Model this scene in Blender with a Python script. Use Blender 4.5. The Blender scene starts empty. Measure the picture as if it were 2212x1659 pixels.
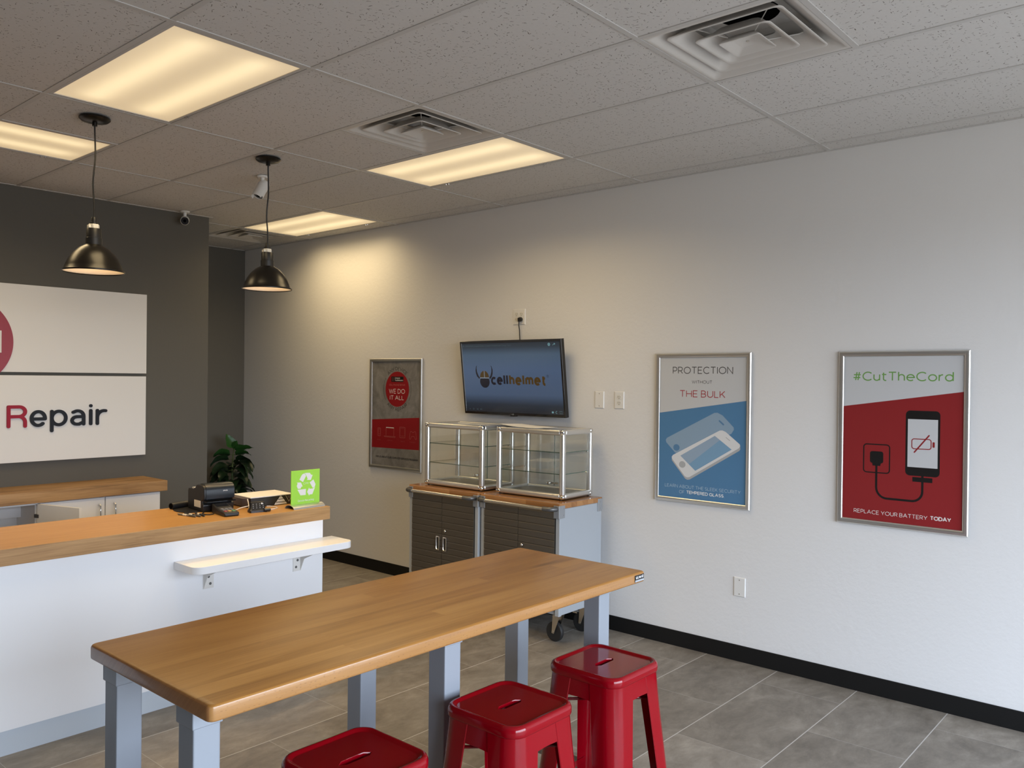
import bpy, bmesh, math, random
from mathutils import Vector, Matrix

# ------------------------------------------------------------------ camera
sc = bpy.context.scene
COL = sc.collection
YAW, PIT, ROL = 0.8534, -0.0067, 0.0108
CAM = Vector((-4.679, 0.705, 1.691))
fw = Vector((math.sin(YAW)*math.cos(PIT), math.cos(YAW)*math.cos(PIT), math.sin(PIT)))
rt = Vector((math.cos(YAW), -math.sin(YAW), 0)); up = rt.cross(fw)
r2 = rt*math.cos(ROL) + up*math.sin(ROL); u2 = -rt*math.sin(ROL) + up*math.cos(ROL)
cd = bpy.data.cameras.new('camera'); cd.sensor_fit = 'HORIZONTAL'; cd.sensor_width = 36.0
cd.lens = 36.0*1793.35/2212; cd.clip_start = 0.02; cd.clip_end = 200
cam = bpy.data.objects.new('camera', cd); COL.objects.link(cam)
cam.matrix_world = Matrix(((r2.x, u2.x, -fw.x, CAM.x), (r2.y, u2.y, -fw.y, CAM.y), (r2.z, u2.z, -fw.z, CAM.z), (0, 0, 0, 1)))
sc.camera = cam

# ------------------------------------------------------------------ look
vs = sc.view_settings
vs.view_transform = 'Standard'; vs.look = 'None'; vs.gamma = 1.0; vs.use_curve_mapping = False
vs.exposure = 0.37
sc.cycles.use_denoising = True
sc.cycles.max_bounces = 10; sc.cycles.diffuse_bounces = 5; sc.cycles.glossy_bounces = 4
sc.cycles.transparent_max_bounces = 24; sc.cycles.sample_clamp_indirect = 4.0
sc.cycles.caustics_reflective = False; sc.cycles.caustics_refractive = False

ZC = 2.985           # ceiling height
SKY = 11.0            # daylight strength
LENS = 0.66          # brightness of the lit ceiling lenses
TROF = 9.4          # watts of light leaving one ceiling fixture
PEND = 0.55          # watts of stray bulb light inside one pendant
PSPOT = 15.0         # watts one pendant throws down

# ------------------------------------------------------------------ daylight
w = bpy.data.worlds.new('daylight'); sc.world = w; w.use_nodes = True
nt = w.node_tree; nt.nodes.clear()
o = nt.nodes.new('ShaderNodeOutputWorld'); b = nt.nodes.new('ShaderNodeBackground')
tc = nt.nodes.new('ShaderNodeTexCoord'); sx = nt.nodes.new('ShaderNodeSeparateXYZ')
rp = nt.nodes.new('ShaderNodeValToRGB')
nt.links.new(tc.outputs['Generated'], sx.inputs[0])
mr = nt.nodes.new('ShaderNodeMapRange'); mr.inputs[1].default_value = -1; mr.inputs[2].default_value = 1
nt.links.new(sx.outputs['Z'], mr.inputs[0]); nt.links.new(mr.outputs[0], rp.inputs[0])
e = rp.color_ramp.elements
e[0].position = 0.0; e[0].color = (0.19, 0.19, 0.19, 1)
e[1].position = 1.0; e[1].color = (0.66, 0.80, 1.06, 1)
n = e.new(0.49); n.color = (0.30, 0.30, 0.31, 1)
n = e.new(0.52); n.color = (0.87, 0.95, 1.10, 1)
n = e.new(0.70); n.color = (0.77, 0.89, 1.12, 1)
nt.links.new(rp.outputs[0], b.inputs[0]); b.inputs[1].default_value = SKY
nt.links.new(b.outputs[0], o.inputs[0])

YF, XL = -1.5, -6.8    # front (window) wall and left wall of the shop
WX0, WX1, WZ0, WZ1 = -5.3, -0.35, 0.12, 2.62
pd = bpy.data.lights.new('window_portal', 'AREA'); pd.shape = 'RECTANGLE'
pd.size = WX1-WX0; pd.size_y = WZ1-WZ0; pd.cycles.is_portal = True
po = bpy.data.objects.new('window_portal', pd); COL.objects.link(po)
po.location = ((WX0+WX1)/2, YF-0.06, (WZ0+WZ1)/2); po.rotation_euler = (math.radians(90), 0, 0)

# ------------------------------------------------------------------ helpers
PI = math.pi
def lin(c):
    c = c.lstrip('#')
    out = []
    for i in (0, 2, 4):
        v = int(c[i:i+2], 16)/255
        out.append(v/12.92 if v <= 0.04045 else ((v+0.055)/1.055)**2.4)
    return (*out, 1)

def pmat(name, col, rough=0.5, metal=0.0, spec=0.5, coat=0.0, emit=None, es=0.0, bump=None):
    m = bpy.data.materials.new(name); m.use_nodes = True
    nt = m.node_tree; p = nt.nodes['Principled BSDF']
    if isinstance(col, str): col = lin(col)
    p.inputs['Base Color'].default_value = col
    p.inputs['Roughness'].default_value = rough; p.inputs['Metallic'].default_value = metal
    p.inputs['Specular IOR Level'].default_value = spec
    p.inputs['Coat Weight'].default_value = coat; p.inputs['Coat Roughness'].default_value = 0.08
    if emit:
        p.inputs['Emission Color'].default_value = lin(emit) if isinstance(emit, str) else emit
        p.inputs['Emission Strength'].default_value = es
    if bump:
        sc_, st, dist = bump
        t = nt.nodes.new('ShaderNodeTexCoord'); nz = nt.nodes.new('ShaderNodeTexNoise'); bp = nt.nodes.new('ShaderNodeBump')
        nz.inputs['Scale'].default_value = sc_; nz.inputs['Detail'].default_value = 4
        bp.inputs['Strength'].default_value = st; bp.inputs['Distance'].default_value = dist
        nt.links.new(t.outputs['Object'], nz.inputs[0]); nt.links.new(nz.outputs[0], bp.inputs['Height'])
        nt.links.new(bp.outputs[0], p.inputs['Normal'])
    return m

class N:
    """tiny node-graph helper"""
    def __init__(s, m): s.nt = m.node_tree; s.p = s.nt.nodes.get('Principled BSDF')
    def new(s, t, **k):
        n = s.nt.nodes.new('ShaderNode'+t)
        for a, v in k.items(): setattr(n, a, v)
        return n
    def put(s, inp, v):
        if isinstance(v, bpy.types.NodeSocket): s.nt.links.new(v, inp)
        elif v is not None: inp.default_value = v
    def math(s, op, a, b=None, c=None):
        n = s.new('Math', operation=op)
        for i, v in enumerate((a, b, c)): s.put(n.inputs[i], v)
        return n.outputs[0]
    def xyz(s, coord='Object'):
        t = s.new('TexCoord'); q = s.new('SeparateXYZ'); s.put(q.inputs[0], t.outputs[coord]); return q.outputs
    def vec(s, x, y, z):
        n = s.new('CombineXYZ')
        for i, v in enumerate((x, y, z)): s.put(n.inputs[i], v)
        return n.outputs[0]
    def noise(s, v, scale, detail=3, rough=0.5, dist=0.0):
        n = s.new('TexNoise'); s.put(n.inputs['Vector'], v)
        n.inputs['Scale'].default_value = scale; n.inputs['Detail'].default_value = detail
        n.inputs['Roughness'].default_value = rough; n.inputs['Distortion'].default_value = dist
        return n.outputs[0]
    def ramp(s, v, stops):
        n = s.new('ValToRGB'); s.put(n.inputs[0], v); e = n.color_ramp.elements
        e[0].position, e[0].color = stops[0][0], stops[0][1]
        e[1].position, e[1].color = stops[-1][0], stops[-1][1]
        for p, c in stops[1:-1]:
            q = e.new(p); q.color = c
        return n.outputs[0]
    def mix(s, f, a, b, mode='MIX'):
        n = s.new('Mix', data_type='RGBA', blend_type=mode)
        s.put(n.inputs[0], f); s.put(n.inputs[6], a); s.put(n.inputs[7], b); return n.outputs[2]
    def bump(s, h, st, dist):
        n = s.new('Bump'); n.inputs['Strength'].default_value = st; n.inputs['Distance'].default_value = dist
        s.put(n.inputs['Height'], h); s.put(s.p.inputs['Normal'], n.outputs[0])

class MB:
    """collects geometry for ONE mesh object"""
    def __init__(s): s.v = []; s.f = []; s.m = []; s.T = None; s.k = 0
    def add(s, vs, fs, mi=0):
        o = len(s.v)
        for q in vs: s.v.append(s.T(*q) if s.T else tuple(q))
        for f in fs: s.f.append([o+i for i in f]); s.m.append(mi)
        return s
    def frame(s, org, ux, uy, nn):
        O, X, Y, Z = Vector(org), Vector(ux), Vector(uy), Vector(nn)
        s.T = lambda x, y, d: tuple(O + X*x + Y*y + Z*d); return s
    def box(s, x0, x1, y0, y1, z0, z1, mi=0):
        x0, x1 = sorted((x0, x1)); y0, y1 = sorted((y0, y1)); z0, z1 = sorted((z0, z1))
        return s.add([(x0,y0,z0),(x1,y0,z0),(x1,y1,z0),(x0,y1,z0),(x0,y0,z1),(x1,y0,z1),(x1,y1,z1),(x0,y1,z1)],
                     [(0,3,2,1),(4,5,6,7),(0,1,5,4),(1,2,6,5),(2,3,7,6),(3,0,4,7)], mi)
    def loft(s, rings, mi=0, closed=True, cap0=True, cap1=True):
        n = len(rings[0]); vs = [p for r in rings for p in r]; fs = []
        for i in range(len(rings)-1):
            for j in range(n if closed else n-1):
                k = (j+1) % n
                fs.append((i*n+j, i*n+k, (i+1)*n+k, (i+1)*n+j))
        if closed and cap0: fs.append(tuple(reversed(range(n))))
        if closed and cap1: fs.append(tuple(range((len(rings)-1)*n, len(rings)*n)))
        return s.add(vs, fs, mi)
    def tube(s, path, r, n=10, mi=0, caps=True):
        path = [Vector(p) for p in path]; rs = r if isinstance(r, (list, tuple)) else [r]*len(path)
        rings = []; ref = None
        for i, p in enumerate(path):
            t = (path[min(i+1, len(path)-1)] - path[max(i-1, 0)]).normalized()
            if ref is None:
                ref = Vector((0, 0, 1)) if abs(t.z) < 0.9 else Vector((1, 0, 0))
            a = t.cross(ref).normalized(); b2 = a.cross(t).normalized(); ref = b2
            rings.append([tuple(p + a*math.cos(2*PI*k/n)*rs[i] + b2*math.sin(2*PI*k/n)*rs[i]) for k in range(n)])
        rings = [list(reversed(q)) for q in rings]
        return s.loft(rings, mi, cap0=caps, cap1=caps)
    def lathe(s, prof, c=(0, 0, 0), n=32, mi=0, axis='z', cap=True):
        rings = []
        for r, h in prof:
            ring = []
            for k in range(n):
                a = 2*PI*k/n; x, y = r*math.cos(a), r*math.sin(a)
                q = (x, y, h) if axis == 'z' else ((h, x, y) if axis == 'x' else (y, h, x))
                ring.append((c[0]+q[0], c[1]+q[1], c[2]+q[2]))
            rings.append(ring)
        return s.loft(rings, mi, cap0=cap and prof[0][0] > 1e-6, cap1=cap and prof[-1][0] > 1e-6)
    def prism(s, poly, d0, d1, mi=0):
        """polygon in the frame's own (x, y), pushed from depth d0 to d1"""
        n = len(poly)
        ar = sum(poly[i][0]*poly[(i+1) % n][1]-poly[(i+1) % n][0]*poly[i][1] for i in range(n))
        if ar < 0: poly = list(reversed(poly))
        return s.loft([[(x, y, d0) for x, y in poly], [(x, y, d1) for x, y in poly]], mi)
    def flat(s, poly, d, mi=0):
        n = len(poly)
        ar = sum(poly[i][0]*poly[(i+1) % n][1]-poly[(i+1) % n][0]*poly[i][1] for i in range(n))
        if ar < 0: poly = list(reversed(poly))
        s.k += 1
        return s.add([(x, y, d + s.k*4e-6) for x, y in poly], [tuple(range(n))], mi)
    def stroke(s, pts, wd, d, mi=0, rnd=False, thick=None):
        pts = [Vector(p) for p in pts]
        q = [pts[0]]
        for p in pts[1:]:
            if (p-q[-1]).length > 1e-7: q.append(p)
        pts = q
        if len(pts) < 2: return s
        closed = (pts[0]-pts[-1]).length < 1e-6 and len(pts) > 3
        if rnd and not closed:
            for i in range(1, len(pts)-1):
                if (pts[i]-pts[i-1]).angle(pts[i+1]-pts[i]) > 0.75:
                    s.stroke(pts[:i+1], wd, d, mi, rnd, thick); return s.stroke(pts[i:], wd, d, mi, rnd, thick)
        if closed: pts = pts[:-1]
        n = len(pts); L = []; R = []
        for i in range(n):
            a = pts[i-1] if (closed or i) else None; c = pts[(i+1) % n] if (closed or i < n-1) else None
            d1 = (pts[i]-a).normalized() if a is not None else None
            d2 = (c-pts[i]).normalized() if c is not None else None
            if d1 is None: d1 = d2
            if d2 is None: d2 = d1
            n1 = Vector((-d1.y, d1.x)); n2 = Vector((-d2.y, d2.x)); mm = n1+n2
            mm = mm.normalized() if mm.length > 1e-6 else n1
            k = wd/2/max(mm.dot(n1), 0.45)
            L.append(pts[i]+mm*k); R.append(pts[i]-mm*k)
        s.k += 1; dd = d + s.k*4e-6
        if closed:
            top = [(p.x, p.y, dd) for p in L]+[(p.x, p.y, dd) for p in R]
            fs = [(n+i, n+(i+1) % n, (i+1) % n, i) for i in range(n)]
            if thick:
                m0 = len(top); top += [(x, y, dd-thick) for x, y, _ in top]
                fs += [(i, (i+1) % n, m0+(i+1) % n, m0+i) for i in range(n)] + [(n+(i+1) % n, n+i, m0+n+i, m0+n+(i+1) % n) for i in range(n)]
            return s.add(top, fs, mi)
        if rnd:
            def cap(p, dr):
                a0 = math.atan2(dr.y, dr.x)
                return [p+Vector((math.cos(a0+PI/2-PI*t/8), math.sin(a0+PI/2-PI*t/8)))*wd/2 for t in range(1, 8)]
            e2 = cap(pts[-1], pts[-1]-pts[-2]); e1 = cap(pts[0], pts[0]-pts[1])
            out = L + e2 + list(reversed(R)) + e1
        else:
            out = L + list(reversed(R))
        out = list(reversed(out)); m0 = len(out)
        vs = [(p.x, p.y, dd) for p in out]
        if rnd:
            fs = [tuple(range(m0))]
        else:
            # strip
            vs = [(p.x, p.y, dd) for p in L]+[(p.x, p.y, dd) for p in R]
            fs = [(n+i, n+i+1, i+1, i) for i in range(n-1)]
        if thick and rnd:
            vs += [(x, y, dd-thick) for x, y, _ in vs]
            fs += [((i+1) % m0, i, m0+i, m0+(i+1) % m0) for i in range(m0)]
        return s.add(vs, fs, mi)
    def text(s, txt, x0, x1, yb, cap, wt, d, mi=0, xf=None, gap=0.24, rnd=False, thick=None):
        """single-line lettering in stroke glyphs, fitted between x0 and x1"""
        pos = []; x = 0.0
        for ch in txt:
            if ch == ' ': x += 0.34; continue
            gw, st = GLY[ch]; pos.append((x, st)); x += gw + gap
        x -= gap
        k = (x1-x0-wt)/x; sy = cap-wt
        for px, st in pos:
            for path in st:
                pts = [(x0+wt/2+(px+a)*k, yb+wt/2+b_*sy) for a, b_ in path]
                if xf: pts = [xf(*p) for p in pts]
                s.stroke(pts, wt, d, mi, rnd, thick)
        return s
    def build(s, name, mats, parent=None, bevel=0.0, seg=2, smooth=40, W=False):
        me = bpy.data.meshes.new(name)
        vs = s.v
        if W and parent is not None:
            o = parent.location if parent.parent is None else parent.location + parent.parent.location
            vs = [(a-o.x, b_-o.y, c-o.z) for a, b_, c in vs]
        me.from_pydata([tuple(q) for q in vs], [], s.f)
        if not isinstance(mats, (list, tuple)): mats = [mats]
        for m in mats: me.materials.append(m)
        for p, mi in zip(me.polygons, s.m): p.material_index = mi
        me.validate(); me.update()
        if smooth:
            for p in me.polygons: p.use_smooth = True
            me.set_sharp_from_angle(angle=math.radians(smooth))
        ob = bpy.data.objects.new(name, me); COL.objects.link(ob)
        if parent is not None: ob.parent = parent
        if bevel:
            md = ob.modifiers.new('bevel', 'BEVEL'); md.width = bevel; md.segments = seg
            md.limit_method = 'ANGLE'; md.angle_limit = math.radians(35)
        return ob

def thing(name, label, cat, loc=(0, 0, 0), rz=0.0, group=None):
    o = bpy.data.objects.new(name, None); COL.objects.link(o)
    o.location = loc; o.rotation_euler = (0, 0, rz); o.empty_display_size = 0.1
    o['label'] = label; o['category'] = cat
    if group: o['group'] = group
    return o
def tag(o, label, cat, group=None):
    o['label'] = label; o['category'] = cat
    if group: o['group'] = group
    return o
def struct(o): o['kind'] = 'structure'; return o
def dup(root, loc, label, rz=None):
    def cp(o, par):
        c = o.copy(); COL.objects.link(c); c.parent = par
        for ch in [x for x in bpy.data.objects if x.parent == o]: cp(ch, c)
        return c
    kids = [x for x in bpy.data.objects if x.parent == root]
    r = root.copy(); COL.objects.link(r); r.location = loc; r['label'] = label
    if rz is not None: r.rotation_euler = (0, 0, rz)
    for ch in kids: cp(ch, r)
    return r

def arc(cx, cy, rx, ry, a0, a1, n=12):
    return [(cx+rx*math.cos(math.radians(a0+(a1-a0)*i/n)), cy+ry*math.sin(math.radians(a0+(a1-a0)*i/n))) for i in range(n+1)]
def rrect_fine(x0, x1, y0, y1, r, n=5, m=10):
    q = rrect(x0, x1, y0, y1, r, n); out = []
    for i, a in enumerate(q):
        b_ = q[(i+1) % len(q)]; k = m if math.hypot(a[0]-b_[0], a[1]-b_[1]) > r else 1
        out += [(a[0]+(b_[0]-a[0])*t/k, a[1]+(b_[1]-a[1])*t/k) for t in range(k)]
    return out
def rrect(x0, x1, y0, y1, r, n=5):
    return (arc(x1-r, y0+r, r, r, -90, 0, n) + arc(x1-r, y1-r, r, r, 0, 90, n)
            + arc(x0+r, y1-r, r, r, 90, 180, n) + arc(x0+r, y0+r, r, r, 180, 270, n))
def circ(cx, cy, r, n=32, ry=None): return arc(cx, cy, r, ry or r, 0, 360, n)[:-1]

def _g():
    X = 0.72
    bowl = lambda w: arc(w/2, X/2, w/2, X/2, 0, 360, 20)
    S = lambda w, h: arc(w*.5, h*.745, w*.46, h*.255, 38, 270, 12) + arc(w*.5, h*.245, w*.5, h*.245, 90, -142, 12)[1:]
    g = {
     'A': (.9, [[(0,0),(.45,1),(.9,0)], [(.15,.33),(.75,.33)]]),
     'B': (.64, [[(0,.51),(0,1),(.32,1)]+arc(.32,.755,.26,.245,90,-90,8)+[(0,.51)], [(0,.51),(.34,.51)]+arc(.34,.255,.30,.255,90,-90,8)+[(0,0),(0,.51)]]),
     'C': (.86, [arc(.5,.5,.5,.5,46,314,18)]),
     'D': (.8, [[(0,0),(0,1),(.3,1)]+arc(.3,.5,.5,.5,90,-90,12)+[(0,0)]]),
     'E': (.6, [[(.6,1),(0,1),(0,0),(.6,0)], [(0,.51),(.54,.51)]]),
     'F': (.58, [[(.58,1),(0,1),(0,0)], [(0,.49),(.52,.49)]]),
     'G': (.92, [arc(.5,.5,.5,.5,46,335,18)+[(.93,.46),(.56,.46)]]),
     'H': (.74, [[(0,0),(0,1)], [(.74,0),(.74,1)], [(0,.51),(.74,.51)]]),
     'I': (.06, [[(.03,0),(.03,1)]]),
     'K': (.68, [[(0,0),(0,1)], [(.65,1),(0,.33)], [(.24,.57),(.68,0)]]),
     'L': (.54, [[(0,1),(0,0),(.54,0)]]),
     'M': (.86, [[(0,0),(0,1),(.43,.33),(.86,1),(.86,0)]]),
     'N': (.76, [[(0,0),(0,1),(.76,0),(.76,1)]]),
     'O': (1.0, [arc(.5,.5,.5,.5,0,360,26)]),
     'P': (.62, [[(0,0),(0,1),(.32,1)]+arc(.32,.7,.30,.30,90,-90,10)+[(0,.4)]]),
     'R': (.66, [[(0,0),(0,1),(.34,1)]+arc(.34,.71,.29,.29,90,-90,10)+[(0,.42)], [(.36,.42),(.66,0)]]),
     'S': (.62, [S(.62, 1)]),
     'T': (.72, [[(0,1),(.72,1)], [(.36,1),(.36,0)]]),
     'U': (.74, [[(0,1),(0,.37)]+arc(.37,.37,.37,.37,180,360,12)+[(.74,1)]]),
     'V': (.84, [[(0,1),(.42,0),(.84,1)]]),
     'W': (1.2, [[(0,1),(.32,0),(.6,.95),(.88,0),(1.2,1)]]),
     'Y': (.8, [[(0,1),(.4,.42),(.8,1)], [(.4,.42),(.4,0)]]),
     '#': (.74, [[(.22,0),(.36,1)], [(.46,0),(.6,1)], [(.04,.68),(.74,.68)], [(0,.32),(.7,.32)]]),
     '.': (.08, [[(.0,.0),(.08,.0)]]),
     'a': (.54, [[(.06,.63)]+arc(.27,.46,.27,.26,115,0,8)+[(.54,0)], [(.54,.42),(.24,.42)]+arc(.24,.21,.24,.21,90,270,8)+[(.34,0),(.54,.12)]]),
     'b': (.68, [[(0,0),(0,1.04)], bowl(.68)]),
     'c': (.6, [arc(.36,.36,.36,.36,48,312,14)]),
     'd': (.68, [bowl(.68), [(.68,0),(.68,1.04)]]),
     'e': (.7, [[(.03,.38),(.69,.38)]+arc(.35,.36,.35,.36,4,312,16)]),
     'g': (.68, [bowl(.68), [(.68,.72),(.68,-.02)]+arc(.36,-.02,.32,.26,0,-145,8)]),
     'h': (.56, [[(0,0),(0,1.04)], [(0,.42)]+arc(.28,.42,.28,.30,180,0,10)+[(.56,0)]]),
     'i': (.06, [[(.03,0),(.03,.72)], [(.03,.95),(.03,1.0)]]),
     'l': (.06, [[(.03,0),(.03,1.04)]]),
     'm': (.96, [[(0,0),(0,.72)], [(0,.46)]+arc(.24,.46,.24,.26,180,0,8)+[(.48,0)], [(.48,.46)]+arc(.72,.46,.24,.26,180,0,8)+[(.96,0)]]),
     'n': (.56, [[(0,0),(0,.72)], [(0,.42)]+arc(.28,.42,.28,.30,180,0,10)+[(.56,0)]]),
     'o': (.72, [bowl(.72)]),
     'p': (.68, [[(0,-.28),(0,.72)], bowl(.68)]),
     'q': (.68, [[(.68,-.28),(.68,.72)], bowl(.68)]),
     'r': (.34, [[(0,0),(0,.72)], [(0,.38)]+arc(.32,.38,.32,.34,180,84,6)]),
     's': (.46, [S(.46, .72)]),
     't': (.42, [[(.15,.95),(.15,.2)]+arc(.33,.2,.18,.2,180,275,6)+[(.42,.0)], [(.0,.72),(.42,.72)]]),
     'u': (.56, [[(0,.72),(0,.28)]+arc(.28,.28,.28,.28,180,360,10), [(.56,.72),(.56,0)]]),
     'v': (.62, [[(0,.72),(.31,0),(.62,.72)]]),
     'y': (.62, [[(0,.72),(.32,.02)], [(.62,.72),(.26,-.12),(.16,-.27),(.0,-.27)]]),
    }
    return g
GLY = _g()

# ------------------------------------------------------------------ materials
M = {}
M['white_wall'] = pmat('white_wall_paint', (0.74, 0.735, 0.725, 1), 0.75, spec=0.25)
g = N(M['white_wall']); t = g.new('TexCoord').outputs['Object']
h1 = g.noise(t, 34, 4, 0.6); h2 = g.noise(t, 7, 2)
g.bump(g.math('ADD', h1, g.math('MULTIPLY', h2, 0.6)), 0.22, 0.006)
M['gray_wall'] = pmat('gray_wall_paint', (0.118, 0.112, 0.098, 1), 0.7, spec=0.25, bump=(40, 0.15, 0.004))
M['black_base'] = pmat('black_rubber_base', (0.006, 0.006, 0.006, 1), 0.55, spec=0.3)
M['grid'] = pmat('ceiling_grid_white', (0.53, 0.52, 0.505, 1), 0.5)

# mineral fibre ceiling tile with worm holes, the shade inside them put into the colour
m = pmat('mineral_ceiling_tile', (0.66, 0.65, 0.63, 1), 0.95, spec=0.05); M['tile'] = m; g = N(m)
q = g.xyz(); pv = g.vec(q[0], q[1], 0.0)
def worms(scale, ln, wd, keep):
    d = g.new('VectorMath', operation='ADD')
    nz = g.new('TexNoise'); g.put(nz.inputs['Vector'], pv); nz.inputs['Scale'].default_value = 55; nz.inputs['Detail'].default_value = 1
    sb = g.new('VectorMath', operation='SUBTRACT'); g.put(sb.inputs[0], nz.outputs[1]); sb.inputs[1].default_value = (.5, .5, .5)
    sl = g.new('VectorMath', operation='SCALE'); g.put(sl.inputs[0], sb.outputs[0]); sl.inputs['Scale'].default_value = 0.012
    g.put(d.inputs[0], pv); g.put(d.inputs[1], sl.outputs[0])
    v = g.new('TexVoronoi', voronoi_dimensions='2D'); g.put(v.inputs['Vector'], d.outputs[0]); v.inputs['Scale'].default_value = scale
    v.inputs['Randomness'].default_value = 1.0
    df = g.new('VectorMath', operation='SUBTRACT'); g.put(df.inputs[0], d.outputs[0]); g.put(df.inputs[1], v.outputs['Position'])
    cs = g.new('SeparateColor'); g.put(cs.inputs[0], v.outputs['Color'])
    ro = g.new('VectorRotate', rotation_type='Z_AXIS'); g.put(ro.inputs['Vector'], df.outputs[0])
    g.put(ro.inputs['Angle'], g.math('MULTIPLY', cs.outputs[0], 6.283))
    s2 = g.new('SeparateXYZ'); g.put(s2.inputs[0], ro.outputs[0])
    a = g.math('LESS_THAN', g.math('ABSOLUTE', s2.outputs[0]), g.math('MULTIPLY', g.math('ADD', cs.outputs[2], 0.25), ln))
    b_ = g.math('LESS_THAN', g.math('ABSOLUTE', s2.outputs[1]), wd)
    return g.math('MULTIPLY', g.math('MULTIPLY', a, b_), g.math('LESS_THAN', cs.outputs[1], keep))
k = g.math('MAXIMUM', worms(40, 0.0075, 0.0012, 0.36), worms(64, 0.0035, 0.0010, 0.24))
col = g.mix(g.noise(pv, 60, 3), (0.60, 0.59, 0.575, 1), (0.655, 0.645, 0.63, 1))
g.put(g.p.inputs['Base Color'], g.mix(k, col, (0.16, 0.145, 0.13, 1)))
g.bump(g.math('SUBTRACT', g.math('MULTIPLY', g.noise(pv, 160, 3), 0.2), k), 0.1, 0.002)

# stone-look floor tile 18 x 36 inch, half bond
m = pmat('stone_floor_tile', (0.2, 0.18, 0.15, 1), 0.42, spec=0.35); M['floor'] = m; g = N(m)
q = g.xyz()
py, px = 0.4525, 0.905
yy = g.math('DIVIDE', g.math('ADD', q[1], 9.5*py*2-1.798), py); row = g.math('FLOOR', yy); fy = g.math('FRACT', yy)
odd = g.math('MODULO', row, 2.0)
xx = g.math('ADD', g.math('DIVIDE', g.math('ADD', q[0], 20*px+0.255), px), g.math('MULTIPLY', odd, 0.5)); colx = g.math('FLOOR', xx); fx = g.math('FRACT', xx)
gy = g.math('MULTIPLY', g.math('MINIMUM', fy, g.math('SUBTRACT', 1.0, fy)), py)
gx = g.math('MULTIPLY', g.math('MINIMUM', fx, g.math('SUBTRACT', 1.0, fx)), px)
gr = g.math('MAXIMUM', g.math('LESS_THAN', gy, 0.0024), g.math('MULTIPLY', g.math('LESS_THAN', gx, 0.0013), 0.55))
wn = g.new('TexWhiteNoise', noise_dimensions='2D'); g.put(wn.inputs['Vector'], g.vec(colx, row, 0.0))
sh = g.new('VectorMath', operation='SCALE'); g.put(sh.inputs[0], wn.outputs['Color']); sh.inputs['Scale'].default_value = 40
pv = g.new('VectorMath', operation='ADD'); g.put(pv.inputs[0], g.vec(q[0], g.math('MULTIPLY', q[1], 1.7), 0.0)); g.put(pv.inputs[1], sh.outputs[0]); pv = pv.outputs[0]
n1 = g.noise(pv, 3.4, 8, 0.68, 0.55); n2 = g.noise(pv, 12, 6, 0.65, 0.4); n3 = g.noise(pv, 50, 4, 0.6)
nn = g.math('ADD', g.math('MULTIPLY', n1, 0.62), g.math('ADD', g.math('MULTIPLY', n2, 0.30), g.math('MULTIPLY', n3, 0.08)))
base = g.ramp(nn, [(0.34, (0.140, 0.122, 0.100, 1)), (0.44, (0.192, 0.170, 0.142, 1)), (0.54, (0.245, 0.220, 0.186, 1)), (0.66, (0.330, 0.300, 0.258, 1))])
base = g.mix(0.18, base, wn.outputs['Value'], 'SOFT_LIGHT')
g.put(g.p.inputs['Base Color'], g.mix(gr, base, (0.50, 0.485, 0.46, 1)))
g.put(g.p.inputs['Roughness'], g.math('ADD', 0.36, g.math('MULTIPLY', n2, 0.25)))
g.bump(g.math('SUBTRACT', g.math('MULTIPLY', n2, 0.25), g.math('MULTIPLY', gr, 0.8)), 0.12, 0.004)

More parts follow.
